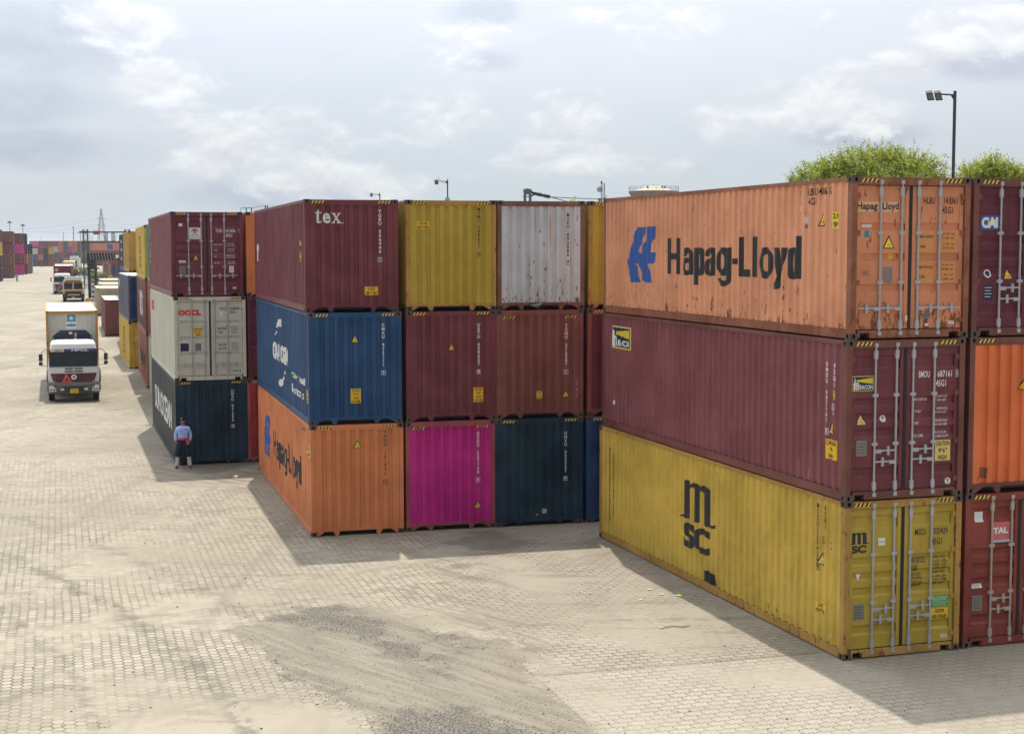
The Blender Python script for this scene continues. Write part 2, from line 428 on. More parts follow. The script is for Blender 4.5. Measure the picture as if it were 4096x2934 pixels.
def g_door(H, style, lr):
    """one leaf, built in container coordinates at the near end"""
    mb = MB(); x0, x1 = (.125, 1.188) if lr == 0 else (1.250, CW-.125); z0, z1 = .185, H-.165
    dz = H - HC
    recs = [(a+dz*.5, b+dz*.5) for a, b in RECS[style]]
    pr = zprof(z0+.04, z1-.04, recs, DOOR0, DOOR1, .045 if style == 'A' else .02)
    xa, xb = x0+.075, x1-.075
    for i in range(len(pr.p)-1):
        (a, da), (b, db) = pr.p[i], pr.p[i+1]
        mb.face([(xa, da, a), (xb, da, a), (xb, db, b), (xa, db, b)])
        if da > DOOR0+.001 or db > DOOR0+.001:
            for x in (xa, xb):
                q = [(x, DOOR0, a)] + ([(x, da, a)] if da > DOOR0+.001 else []) + ([(x, db, b)] if db > DOOR0+.001 else []) + [(x, DOOR0, b)]
                mb.face(q if x == xb else q[::-1])
    f = DOOR0-.008                                                    # raised border of the leaf
    for q in ((x0, z0, xa, z1), (xb, z0, x1, z1), (xa, z0, xb, z0+.04), (xa, z1-.04, xb, z1)):
        mb.box(q[0], f, q[1], q[2], f+.03, q[3])
    return mb
def g_rod(H, x):
    mb = MB(); y = .028
    mb.tube((x, y, .10), (x, y, H-.08), .021, 8)
    for z in (.26, H-.27): mb.box(x-.036, .010, z-.075, x+.036, .058, z+.075)
    for z in (1.02, 1.90): mb.box(x-.055, .010, z-.028, x+.055, .058, z+.028)
    for z in (.105, H-.095): mb.box(x-.035, .000, z-.035, x+.035, .045, z+.035)
    return mb
def g_handle(x, z, d):
    mb = MB(); y = .004
    mb.box(min(x, x+d*.13), y, z-.045, max(x, x+d*.13), .05, z+.02)
    mb.box(min(x+d*.12, x+d*.44), y+.002, z-.014, max(x+d*.12, x+d*.44), y+.022, z+.014)
    mb.tube((x+d*.27, -.004, z), (x+d*.27, .05, z), .032, 10)
    mb.box(x+d*.27-.022, -.002, z-.085, x+d*.27+.022, .045, z+.075)
    return mb
def g_hinge(x0, x1, z):
    mb = MB(); mb.box(x0, .022, z-.045, x1, .054, z+.045); mb.tube((x0 if x0 < 1 else x1, .022, z-.07), (x0 if x0 < 1 else x1, .022, z+.07), .02, 8); return mb
def g_seal(H):
    mb = MB(); y0, y1 = .046, .10
    mb.box(.100, y0, .165, .124, y1, H-.150); mb.box(CW-.124, y0, .165, CW-.100, y1, H-.150); mb.box(1.189, y0-.010, .165, 1.249, y1, H-.165)
    mb.box(.124, y0, H-.164, CW-.124, y1, H-.150); mb.box(.124, y0, .165, CW-.124, y1, .184)
    return mb
class Dec:
    """a painted mark or sticker following the panel it sits on"""
    def __init__(s, ct, face): s.ct = ct; s.face = face; s.mb = MB(); s.mats = []
    def add(s, polys, mat, eps=.004):
        mat = M[mat] if isinstance(mat, str) else mat
        if mat not in s.mats: s.mats.append(mat)
        mi = s.mats.index(mat); c = s.ct
        if s.face == 's':
            pr = c['side']
            for p in clip(polys, pr.b, 0): s.mb.face([(pr(a)-eps, c['L']-a, b) for a, b in p], mi)
        elif s.face == 'f' and c['door'] is None:
            for p in clip(polys, END_PROF.b, 0): s.mb.face([(a, END_PROF(a)-eps, b) for a, b in p], mi)
        elif s.face == 'f':
            pr = c['doorp']
            for p in clip(clip(polys, pr.b, 1), [.20, 1.113, 1.325, CW-.20], 0):
                m_ = sum(q[0] for q in p)/len(p); bd = m_ < .20 or 1.113 < m_ < 1.325 or m_ > CW-.20
                s.mb.face([(a, (DOOR0-.008 if bd else pr(b))-eps, b) for a, b in p], mi)
        elif s.face == 'b':   # door border plane or header plane
            for p in polys: s.mb.face([(a, DOOR0-.008-eps, b) for a, b in p], mi)
        elif s.face == 'h':
            for p in polys: s.mb.face([(a, .008-eps, b) for a, b in p], mi)
        elif s.face == 'r':   # bottom side rail
            for p in polys: s.mb.face([(.006-eps, c['L']-a, b) for a, b in p], mi)
        return s
    def text(s, body, x0, z0, x1, z1, mat='black mark', bold=.0, ls=1.0, cs=1.0, align='LEFT', eps=.007, shear=0.0):
        return s.add(fit(text_tris(body, bold, ls, cs, align, shear), x0, z0, x1, z1), mat, eps)
    def done(s, name, parent, label=None):
        o = s.mb.build(name, s.mats, parent)
        if label: o['label'] = label
        return o
FIT = {'A1t':(6.005,26.271,17.54),'A1m':(5.939,26.18,17.31),'A1b':(5.964,26.225,17.75),'B1t':(-5.3,37.981,15.73),'B1m':(-5.211,37.799,15.88),'B1b':(-5.181,37.772,15.98),
'C1t':(-11.607,50.543,17.14),'C1m':(-11.54,50.513,17.35),'C1b':(-11.544,50.501,17.31),'B2t':(-2.755,38.671,15.71),'B2m':(-2.763,38.553,15.73),'B2b':(-2.787,38.484,15.71),
'B3t':(-.381,39.36,15.72),'B3m':(-.415,39.20,15.77),'B3b':(-.425,39.09,15.76),'B4t':(2.07,40.05,15.73),'B4m':(2.04,39.90,15.73),'B4b':(2.02,39.78,15.73),
'A2t':(8.399,27.05,17.59),'A2m':(8.38,27.014,17.59),'A2b':(8.369,27.028,17.59),'C2t':(-9.174,51.30,16.96),'C2m':(-9.15,51.24,16.96),'C2b':(-9.206,51.23,16.96)}
LV = {'t': 2, 'm': 1, 'b': 0}
GROUP = 'shipping containers stacked in the yard'
def container(loc, rz, mat, label, door=None, H=HC, L=CL, fmat=None, cmat=None, hazard=True, handles=None, group=GROUP, rodmat=None, sidehaz=False, lite=False, hazz=0.0, name='shipping_container'):
    e = empty(name, loc, rz, label, 'container', group)
    fmat = fmat or mat; cmat = cmat or M['casting']
    ct = {'e': e, 'L': L, 'H': H, 'door': door, 'side': side_prof(L), 'doors': [None, None]}
    shared(('fr', H, L, bool(door)), lambda: g_frame(H, L, bool(door), False), 'frame', [fmat], e)
    for cx in (0, 1):
        for cy in (0, 1):
            for cz in (0, 1):
                if lite and cy == 1: continue
                shared(('ca', H, L, cx, cy, cz), lambda: g_casting(H, L, cx, cy, cz), 'corner_casting', [cmat, M['hole']], e)
        shared(('si', H, L, cx), lambda: g_side(H, L, cx), 'side_panel', [mat], e)
    shared(('ro', H, L), lambda: g_roof(H, L), 'roof', [mat], e)
    shared(('fl', H, L), lambda: g_floor(H, L), 'floor', [M['underside']], e)
    shared(('en', H, L, 1), lambda: g_end(H, L, 1), 'end_panel', [mat], e)
    if door is None:
        shared(('en', H, L, 0), lambda: g_end(H, L, 0), 'end_panel', [mat], e)
    else:
        ct['doorp'] = zprof(.225, H-.205, [(a+(H-HC)*.5, b+(H-HC)*.5) for a, b in RECS[door]], DOOR0, DOOR1, .045 if door == 'A' else .02)
        shared(('seal', H), lambda: g_seal(H), 'door_seal', [M['rubber']], e)
        gm = rodmat or M['galvanised']
        hs = handles or ([(0, .90, 1), (1, .70, -1), (2, .90, 1), (3, .72, -1)] if door == 'A' else [(0, .56, -1), (1, .56, -1), (2, .56, 1), (3, .56, 1)])
        rx = [.60, 1.03, 1.37, 1.81]
        for lr in (0, 1):
            d = shared(('do', H, door, lr), lambda: g_door(H, door, lr), 'door', [mat], e); ct['doors'][lr] = d
            for k in (0, 1):
                x = rx[lr*2+k]; shared(('rod', H, x), lambda: g_rod(H, x), 'lock_rod', [gm], d)
            for (ri, z, dr) in hs:
                if ri//2 == lr: shared(('ha', ri, z, dr), lambda: g_handle(rx[ri], z, dr), 'handle', [gm], d)
            for z in (.33, 1.02, 1.90, H-.34):
                a, b = (.03, .19) if lr == 0 else (CW-.19, CW-.03)
                shared(('hi', z, lr), lambda: g_hinge(a, b, z), 'hinge', [fmat], d)
    if hazard:
        for mir in (0, 1):
            zb, zt = H-.105+hazz, H-.035+hazz; x0, x1 = (.185, .53) if not mir else (CW-.53, CW-.185)
            face = 'h' if hazz == 0 else 'f'
            D = Dec(ct, face); D.add(rect(x0, zb, x1, zt), 'black mark', .003)
            n = 4; wd = (x1-x0)/n
            for i in range(n):
                xs = x0+i*wd; D.add([[(xs, zb), (xs+wd*.45, zb), (xs+wd*.95, zt), (xs+wd*.5, zt)]], 'hazard yellow', .005)
            D.done('hazard_stripe', e)
    return ct
def P(ct, lr=None): return ct['e'] if lr is None else ct['doors'][lr]
def vtext(ct, body, x0, z0, x1, z1, mat='white mark', face='f', box=True, bold=.03):
    """container number painted downwards, last figure in a box"""
    D = Dec(ct, face); s = '\n'.join(body)
    D.text(s, x0, z0, x1, z1, mat, bold, .92, 1, 'CENTER', .004)
    if box:
        n = len(body); h = (z1-z0)/n; zc = z0-.012
        w = .010; a, b, c, d = x0-.02, z0-.02, x1+.02, z0+h*.95
        for q in (rect(a, b, c, b+w), rect(a, d-w, c, d), rect(a, b+w, a+w, d-w), rect(c-w, b+w, c, d-w)): D.add(q, mat, .004)
    return D.done('number_lettering', P(ct))
def tri_sticker(ct, x, z, s, face='f', lr=None, mat='yellow sticker'):
    D = Dec(ct, face); h = s*.95
    D.add([[(x-s*.5, z), (x+s*.5, z), (x+s*.04, z+h), (x-s*.04, z+h)]], 'black mark', .003)
    D.add([[(x-s*.38, z+s*.07), (x+s*.38, z+s*.07), (x, z+h*.86)]], mat, .005)
    for k in (.30, .20): D.add(rect(x-s*.12, z+s*k, x+s*.12, z+s*(k+.03)), 'black mark', .007)
    D.done('warning_sticker', P(ct, lr))
def caution(ct, x0, z0, x1, z1, lines, face='f', lr=None, mat='yellow sticker', hs=None):
    D = Dec(ct, face); D.add(rect(x0, z0, x1, z1), mat, .003); n = len(lines); h = (z1-z0)/n; w = x1-x0
    mx = max(len(t) for t in lines)
    for i, t in enumerate(lines):
        f = min(1, (len(t)+.6)/mx)*.86; c = (x0+x1)/2
        D.text(t, c-w*f/2, z1-h*(i+.86), c+w*f/2, z1-h*(i+.16), 'black mark', .02)
    D.done('caution_sticker', P(ct, lr))
def plate(ct, x0, z0, x1, z1, mat='metal plate', lr=0, name='data_plate', face='f', lines=0, lmat='black mark'):
    D = Dec(ct, face); D.add(rect(x0, z0, x1, z1), mat, .004)
    for i in range(lines):
        zz = z1-(z1-z0)*(i+1)/(lines+1); D.add(rect(x0+(x1-x0)*.12, zz-.005, x1-(x1-x0)*(.12+.12*(i % 2)), zz+.005), lmat, .006)
    D.done(name, P(ct, lr))
def lettering(ct, items, face='f', lr=None, mat='black mark', name='lettering', bold=.012, eps=.0045):
    for it in items:
        D = Dec(ct, face); D.text(it[0], it[1], it[2], it[3], it[4], mat, it[5] if len(it) > 5 else bold, eps=eps); D.done(name, P(ct, lr))
def boxed(D, x0, z0, x1, z1, mat, w=.010, eps=.004):
    for q in (rect(x0, z0, x1, z0+w), rect(x0, z1-w, x1, z1), rect(x0, z0+w, x0+w, z1-w), rect(x1-w, z0+w, x1, z1-w)): D.add(q, mat, eps)
MSC_M = [(0.0,.02),(.10,.06),(.135,.12),(.135,.97),(.32,.97),(.32,.88),(.40,.97),(.50,.97),(.58,.89),(.66,.97),(.78,.97),(.87,.87),(.88,.12),(.92,.07),(1.0,.12),(.98,.02),(.90,0),(.68,0),(.68,.78),(.63,.84),(.59,.78),(.59,.0),(.42,0),(.42,.78),(.37,.84),(.32,.78),(.32,0),(.10,0)]
def msc_logo(ct, x0, z0, x1, z1, face='f', lr=None):
    D = Dec(ct, face); zm = z0+(z1-z0)*.42
    D.add(fit(tess(MSC_M), x0, zm, x1, z1), 'black mark')
    D.text('SC', x0+(x1-x0)*.13, z0, x0+(x1-x0)*.87, zm-(z1-z0)*.05, 'black mark', .05)
    D.done('logo', P(ct, lr))
HLP = [(2.18,2.14),(2.69,2.13),(2.68,1.97),(2.58,1.84),(2.4,1.7),(2.34,1.56),(2.42,1.50),(2.55,1.68),(2.73,1.82),(2.82,1.95),(2.83,2.14),(3.4,2.14),(3.34,2.03),(3.22,1.84),(3.09,1.72),(2.99,1.61),(2.98,1.54),(3.43,1.53),(3.29,1.4),(3.2,1.27),(2.9,1.27),(2.94,1.14),(3.01,1.01),(3.19,0.83),(2.70,0.82),(2.56,0.9),(2.45,1.05),(2.34,1.27),(2.09,1.26),(2.18,1.19),(2.32,1.05),(2.38,0.91),(2.41,0.82),(1.84,0.81),(1.81,0.94),(1.68,1.04),(1.61,1.18),(1.58,1.32),(1.63,1.43),(1.78,1.52),(1.85,1.68),(1.92,1.85),(2.07,1.99)]
def hl_side(ct):
    D = Dec(ct, 's'); D.add(tess(HLP), 'blue mark'); D.done('emblem', P(ct))
    D = Dec(ct, 's'); n_ = [0]
    def bar(x0, z0, x1, z1): n_[0] += 1; D.add(rect(x0, z0, x1, z1), 'black mark', .0035+.0003*(n_[0] % 5))
    def ring(x0, z0, x1, z1, a0=0, a1=360, sw=.215, sh=.135):
        cx, cz, rx, rz = (x0+x1)/2, (z0+z1)/2, (x1-x0)/2, (z1-z0)/2; n_[0] += 1
        def pt(a, ex, ez):
            c_, s_ = math.cos(R(a)), math.sin(R(a)); p_ = .80
            return (cx+ex*math.copysign(abs(c_)**p_, c_), cz+ez*math.copysign(abs(s_)**p_, s_))
        m = max(4, int((a1-a0)/15)); qs = []
        for k in range(m):
            b0, b1 = a0+(a1-a0)*k/m, a0+(a1-a0)*(k+1)/m
            qs.append([pt(b0, rx, rz), pt(b1, rx, rz), pt(b1, rx-sw, rz-sh), pt(b0, rx-sw, rz-sh)])
        D.add(qs, 'black mark', .0035+.0003*(n_[0] % 5))
    X, Bz, Cz, Dz = 1.64, 1.05, 1.86, .83
    bar(4.02, Bz, 4.26, Cz); bar(4.54, Bz, 4.78, Cz); bar(4.26, 1.38, 4.54, 1.52)
    for x in (4.86, 6.07):
        ring(x, 1.03, x+.50, 1.42, sw=.19, sh=.11); ring(x+.02, 1.22, x+.54, X+.01, 0, 175, .20, .13); bar(x+.33, Bz, x+.54, 1.44)
    bar(5.44, Dz, 5.66, X); ring(5.50, 1.03, 6.05, X+.01)
    ring(6.66, 1.05, 7.20, X+.01); bar(7.08, 1.02, 7.30, X); ring(6.70, Dz, 7.30, 1.22, 185, 360, .20, .12)
    bar(7.42, 1.30, 7.68, 1.42); bar(7.72, Bz, 7.96, Cz); bar(7.96, Bz, 8.25, 1.20); bar(8.31, Bz, 8.55, Cz)
    ring(8.60, 1.03, 9.17, X+.01)
    D.add([[(9.17,X),(9.41,X),(9.56,1.12),(9.42,.98)], [(9.76,X),(9.55,X),(9.41,1.13),(9.30,Dz+.13),(9.48,Dz+.06)]], 'black mark', .0038); bar(9.19, Dz, 9.37, Dz+.13)
    D.add([[(9.37,Dz),(9.44,Dz+.02),(9.48,Dz+.07),(9.37,Dz+.13)]], 'black mark', .0041)
    ring(9.76, 1.03, 10.30, X+.01); bar(10.15, Bz, 10.37, Cz)
    D.done('company_lettering', P(ct))
def beacon(ct, x0, z0, x1, z1, face, lr=None):
    w, h = x1-x0, z1-z0; D = Dec(ct, face)
    D.add(rect(x0, z0, x1, z1), 'pale yellow sticker', .003); b = w*.02
    D.add(rect(x0+b, z0+b*1.5, x1-b, z1-b*1.5), 'navy mark', .0045)
    q = lambda a, c: (x0+a*w, z0+c*h)
    D.add(tess([q(.06,.08),(q(.06,.42)),(q(.04,.48)),q(.09,.60),q(.09,.74),q(.125,.90),q(.16,.74),q(.16,.60),q(.19,.48),q(.17,.42),q(.17,.08)]), 'white mark', .006)
    for k in range(5):
        t0, t1 = k/5, (k+.80)/5
        D.add([[q(.20,.74-.10*t0), q(.97,.87-.42*t0), q(.97,.87-.42*t1), q(.20,.74-.10*t1)]], 'lemon sticker', .006)
    D.text('B', x0+.19*w, z0+.08*h, x0+.35*w, z0+.58*h, 'white mark', .03, eps=.008)
    D.text('EACON', x0+.36*w, z0+.12*h, x0+.96*w, z0+.40*h, 'white mark', .03, eps=.008)
    D.done('company_sign', P(ct, lr))
def cpaint(n, c, **k): M[n] = paint(n, c, **k); return M[n]

# ================================================================== the near stacks
cpaint('hl orange', (.68,.305,.170), seed=1, rust=.56, fade=.12, streak=.12, low=.40, dirt=.30, bump=.3, scratch=.2)
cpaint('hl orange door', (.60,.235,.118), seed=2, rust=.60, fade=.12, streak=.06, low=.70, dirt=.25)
cpaint('maroon faded', (.205,.062,.072), seed=3, rust=.08, fade=.14, streak=.22, scratch=.9, streakcol=(.34,.14,.13), dirt=.2)
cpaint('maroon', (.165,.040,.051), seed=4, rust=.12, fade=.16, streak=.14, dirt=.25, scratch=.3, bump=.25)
cpaint('plum', (.125,.024,.040), seed=5, rust=.04, fade=.10, streak=.08, dirt=.15)
cpaint('brown red', (.20,.066,.058), seed=6, rust=.15, fade=.15, streak=.12, dirt=.2, bump=.3)
cpaint('brick red', (.23,.046,.034), seed=7, rust=.12, fade=.18, streak=.16, dirt=.25, bump=.3)
cpaint('mustard', (.55,.375,.060), seed=8, rust=.30, fade=.14, streak=.16, low=.4, dirt=.30, bump=1.0, scratch=.35)
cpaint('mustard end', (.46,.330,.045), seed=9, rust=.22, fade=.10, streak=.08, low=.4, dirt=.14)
cpaint('navy', (.007,.032,.058), seed=10, rust=.05, fade=.2, streak=.12, streakcol=(.04,.09,.12), dirt=.2, bump=.3)
cpaint('royal', (.016,.066,.170), seed=11, rust=.05, fade=.12, streak=.08, dirt=.15, bump=.3)
cpaint('deep blue', (.012,.040,.150), seed=12, rust=.1, fade=.2, streak=.1, dirt=.15)
cpaint('plain orange', (.62,.215,.085), seed=13, rust=.16, fade=.12, streak=.10, low=.2, dirt=.14, bump=.3)
cpaint('bright orange', (.70,.170,.055), seed=14, rust=.35, fade=.10, streak=.12, low=.5, dirt=.2, bump=.3)
cpaint('magenta', (.50,.016,.23), seed=15, rust=.12, fade=.12, streak=.12, dirt=.18, bump=.3)
cpaint('dusty red', (.30,.075,.085), seed=16, rust=.2, fade=.15, streak=.12)
cpaint('rusty white', (.52,.56,.59), seed=17, rust=.60, fade=.08, streak=.62, streakcol=(.40,.27,.15), low=.45, dirt=.16, rustcol=(.105,.055,.035))
cpaint('rusty frame', (.20,.105,.075), seed=18, rust=.85, fade=.25, streak=.3, low=.3)
cpaint('stone grey', (.56,.56,.47), seed=19, rust=.03, fade=.05, streak=.06, dirt=.10)
cpaint('brown frame', (.165,.060,.048), seed=20, rust=.5, fade=.2, streak=.2)
cpaint('hl frame', (.27,.105,.060), seed=21, rust=.85, fade=.25, streak=.2, low=.2)
cpaint('mustard frame', (.42,.24,.06), seed=22, rust=.75, fade=.15, streak=.15, low=.1)
cpaint('red', (.30,.030,.035), seed=23, rust=.1, fade=.12, streak=.1)
cpaint('grey blue', (.10,.115,.155), seed=24, rust=.06, fade=.15, streak=.12)
cpaint('green', (.06,.20,.12), seed=25, rust=.1)
cpaint('dirty white', (.50,.50,.46), seed=26, rust=.15, streak=.2)
cpaint('black navy', (.020,.026,.038), seed=27, rust=.03)
cpaint('ochre', (.42,.25,.05), seed=28, rust=.2)
cpaint('dusty orange', (.36,.155,.105), seed=32, rust=.2, streak=.2)
cpaint('charcoal', (.060,.062,.066), seed=29, rust=.03, streak=.15)

def stack(k, mat, label, **kw):
    x, y, th = FIT[k]; return container((x, y, LV[k[2]]*HC), R(th), M[mat], label, **kw)
# ---- right foreground stack
c = stack('A1t', 'hl orange', 'rusty orange container with blue emblem and black lettering, top of the nearest stack', door='B', fmat=M['hl frame'])
for d in c['doors']:
    d.material_slots[0].material = M['hl orange door']
hl_side(c)
lettering(c, [('HLBU 141361 5', 10.50, 2.60, 11.46, 2.74, .02), ('45G1', 10.52, 2.43, 10.84, 2.56, .02)], 's', name='number_lettering')
tri_sticker(c, 11.10, 2.03, .26, 's', mat='lemon sticker'); caution(c, 11.50, 1.98, 11.72, 2.28, ['2,9m', "9'6"], 's', mat='lemon sticker')
D = Dec(c, 's'); boxed(D, 10.44, 2.10, 10.60, 2.20, 'white mark'); D.add(rect(10.47,2.12,10.5,2.18), 'white mark'); D.text('81', 10.46, 2.0, 10.58, 2.07); D.add(rect(10.24,2.33,10.27,2.42), 'white mark'); D.done('code_plate', P(c))
D = Dec(c, 'b'); cp = M['hl plate'] = plain('hl plate', (.72,.40,.24), .5, var=.05)
D = Dec(c, 'f'); D.add(rect(.105,2.27,.99,2.45), cp, .003); D.text('Hapag', .125, 2.275, .545, 2.44, 'black mark', .025, eps=.006); D.text('Lloyd', .645, 2.275, .975, 2.44, 'black mark', .025, eps=.006); D.done('company_sign', P(c, 0))
lettering(c, [('HLBU', 1.48, 2.42, 1.72, 2.54), ('141361', 1.91, 2.42, 2.19, 2.54), ('5', 2.275, 2.43, 2.335, 2.53), ('45G1', 1.875, 2.25, 2.10, 2.37)], 'f', 1, name='number_lettering')
D = Dec(c, 'f'); boxed(D, 2.255, 2.41, 2.355, 2.55, 'black mark'); D.done('check_box', P(c, 1))
D = Dec(c, 'f')
for q in (rect(1.40,1.555,1.71,1.925), rect(1.84,1.555,2.165,1.925), rect(1.40,1.01,1.71,1.385), rect(1.84,1.01,2.165,1.385)): D.add(q, 'orange plate', .003)
for t, x0, z0, x1, z1 in (('MAX. GROSS',1.42,1.81,1.70,1.86),('TARE',1.42,1.63,1.54,1.68),('32 500  kg',1.88,1.86,2.13,1.90),('71 650  lbs',1.88,1.79,2.13,1.83),('3 950  kg',1.91,1.68,2.13,1.72),('8 710  lbs',1.91,1.61,2.13,1.65),
    ('MAX. PAYLOAD',1.42,1.26,1.70,1.31),('CUBE',1.42,1.09,1.54,1.14),('28 550  kg',1.88,1.30,2.12,1.34),('62 940  lbs',1.88,1.23,2.12,1.27),('76.3  m3',1.93,1.13,2.12,1.17),('2 694  cuft',1.89,1.05,2.14,1.09)):
    D.text(t, x0, z0, x1, z1, 'black mark', .01, eps=.006)
D.done('weight_panel', P(c, 1))
tri_sticker(c, .785, 1.62, .24, 'f', 0, 'lemon sticker'); plate(c, .68, 1.01, .87, 1.29, lr=0)
plate(c, .24, 1.13, .41, 1.25, 'hl orange door', 0, 'notice_sticker', lines=3); plate(c, .25, 2.00, .45, 2.05, 'white mark', 0, 'tracking_device'); plate(c, .29, 1.82, .38, 1.94, 'teal mark', 0, 'round_sticker')
plate(c, .81, 1.43, .89, 1.52, 'lemon sticker', 0, 'small_sticker', lines=2); plate(c, 1.48, .36, 1.67, .46, 'metal plate', 1, 'panel_label', lines=2); plate(c, 2.05, .25, 2.17, .31, 'white mark', 1, 'small_label', lines=1)
plate(c, 1.56, .20, 1.64, .27, 'white mark', 1, 'paper_tag'); plate(c, 1.15, .32, 1.19, .42, 'white mark', 0, 'paper_tag')
# middle
c = stack('A1m', 'maroon faded', 'scratched maroon container with yellow-edged lighthouse sign, middle of the nearest stack', door='A', fmat=M['brown frame'])
for d in c['doors']: d.material_slots[0].material = M['maroon']
beacon(c, .58, 2.04, 1.87, 2.60, 's'); beacon(c, .14, 1.98, .58, 2.25, 'f', 0)
vtext(c, 'BMOU 687161 8', 11.435, 1.16, 11.517, 2.47, face='s'); vtext(c, '45G1', 11.705, 2.02, 11.785, 2.47, face='s', box=False)
tri_sticker(c, 11.64, 1.16, .25, 's'); caution(c, 11.47, .70, 11.83, 1.06, ['CAUTION', "9'6", 'HIGH'], 's'); caution(c, 11.64, 1.80, 11.78, 1.96, ['2,9', "9'6"], 's')
D = Dec(c, 's'); boxed(D, 11.60, 1.60, 11.76, 1.72, 'white mark'); D.text('ic', 11.63, 1.62, 11.73, 1.70, 'white mark'); D.text('83', 11.65, 1.52, 11.75, 1.58, 'white mark'); D.done('code_plate', P(c)); plate(c, .75, .62, .80, .72, 'white mark', None, 'small_label', 's')
lettering(c, [('BMOU', 1.50, 2.19, 1.73, 2.31, .015), ('687161', 1.89, 2.19, 2.19, 2.31, .015), ('8', 2.285, 2.195, 2.335, 2.305, .015), ('45G1', 1.86, 2.02, 2.07, 2.14, .015)], 'f', 1, 'white mark', 'number_lettering')
D = Dec(c, 'f'); boxed(D, 2.265, 2.18, 2.355, 2.32, 'white mark', .008); D.done('check_box', P(c, 1))
lettering(c, [('MAX.GROSS',1.41,1.77,1.70,1.82),('TARE',1.43,1.55,1.56,1.60),('NET',1.43,1.34,1.52,1.39),('CU. CAP.',1.41,1.11,1.63,1.16),
    ('32.500 KGS',1.85,1.82,2.11,1.865),('71.650 LBS',1.85,1.75,2.10,1.795),('3.850 KGS',1.88,1.60,2.11,1.645),('8.490 LBS',1.87,1.53,2.10,1.575),('28.650 KGS',1.85,1.38,2.11,1.425),('63.160 LBS',1.86,1.31,2.11,1.355),('76.4 CU.M.',1.87,1.16,2.12,1.205),('2.698 CU.FT.',1.87,1.09,2.15,1.135)], 'f', 1, 'white mark', 'weight_lettering')
caution(c, 1.87, .66, 2.19, 1.04, ['CAUTION', "9'6\"", 'HIGH'], 'f', 1, 'pale yellow sticker'); tri_sticker(c, .34, 1.36, .24, 'f', 0, 'pale yellow sticker'); plate(c, .25, .81, .46, 1.09, lr=0, lines=4)
for x, z in ((.79,1.47),(2.15,.28)):
    D = Dec(c, 'f'); D.add(disc(x, z, .062), 'white mark', .003); D.add(rect(x-.008, z-.03, x+.008, z+.035), 'black mark', .005); D.add(rect(x-.03, z+.018, x+.03, z+.034), 'black mark', .0055); D.done('round_sticker', P(c, 0 if x < 1 else 1))
# bottom
c = stack('A1b', 'mustard', 'mustard container with big black monogram and dark scrape, bottom of the nearest stack', door='A', fmat=M['mustard frame'])
for d in c['doors']: d.material_slots[0].material = M['mustard end']
msc_logo(c, 4.95, .76, 6.80, 2.30, 's'); msc_logo(c, .12, 1.94, .53, 2.32, 'f', 0)
D = Dec(c, 's'); D.add([[(6.22,.42),(6.55,.46),(6.87,.40),(6.95,.21),(6.62,.192),(6.28,.21)]], 'rubber', .003); D.done('scraped_patch', P(c))
vtext(c, 'MEDITERRANEAN', .677, .55, .755, 2.42, 'black mark', 's', False); vtext(c, 'SHIPPING CO', .946, .72, 1.024, 2.27, 'black mark', 's', False)
vtext(c, 'MSCU5254299', 11.168, 1.48, 11.246, 2.72, 'black mark', 's', True); vtext(c, '45G1', 11.437, 2.28, 11.515, 2.72, 'black mark', 's', False)
tri_sticker(c, 11.33, 1.58, .25, 's', mat='pale yellow sticker'); caution(c, 11.16, .68, 11.53, .86, ['CAUTION', 'HIGH TRAILER'], 's'); caution(c, 11.62, 1.92, 11.76, 2.10, ['2,9', "9'6"], 's', mat='pale yellow sticker')
D = Dec(c, 's'); boxed(D, 11.33, 1.98, 11.45, 2.12, 'black mark'); D.done('code_plate', P(c)); plate(c, 5.05, .98, 5.25, 1.10, 'yellow sticker', None, 'small_label', 's')
lettering(c, [('MSCU', 1.48, 2.19, 1.71, 2.31), ('525429', 1.88, 2.19, 2.17, 2.31), ('9', 2.29, 2.19, 2.335, 2.31), ('45G1', 1.84, 2.00, 2.055, 2.12)], 'f', 1, name='number_lettering')
lettering(c, [('MAXGROSS',1.40,1.68,1.71,1.79),('TARE',1.42,1.53,1.55,1.64),('PAYLOAD',1.40,1.38,1.64,1.49),('CUB.CAP',1.40,1.24,1.64,1.35),
    ('32.500  KGS',1.84,1.74,2.15,1.79),('71.650  LBS',1.84,1.67,2.16,1.72),('3.840  KGS',1.88,1.60,2.16,1.65),('8.470  LBS',1.87,1.53,2.16,1.58),('28.660  KGS',1.84,1.46,2.15,1.51),('63.180  LBS',1.84,1.39,2.16,1.44),('76.4  CUM',1.88,1.32,2.16,1.37),('2.700  CUFT',1.84,1.25,2.15,1.30)], 'f', 1, name='weight_lettering')
D = Dec(c, 'f'); D.add(rect(1.85,.84,2.21,1.04), 'green mark', .003)
for i, t in enumerate(['Eco-Container', 'Bamboo Flooring', 'Waterborne Paint System', 'Steel Floor System']): D.text(t, 1.87+.02*(i % 2), .99-i*.045, 2.19-.02*(i % 2), 1.028-i*.045, 'white mark', .01, eps=.006)
D.done('green_sticker', P(c, 1))
caution(c, 1.85, .60, 2.21, .81, ['CAUTION', 'HIGH TRAILER'], 'f', 1); plate(c, .23, .71, .45, 1.00, lr=0, lines=5); plate(c, .72, 2.05, .86, 2.19, 'white mark', 0, 'paper_label', lines=1); plate(c, 2.07, .25, 2.20, .31, 'white mark', 1, 'small_label', lines=1)
D = Dec(c, 'f'); D.add([[(.25,1.57),(.41,1.57),(.33,1.40)]], 'red mark', .003); D.add([[(.27,1.56),(.39,1.56),(.33,1.425)]], 'white mark', .005); D.done('small_sticker', P(c, 0))
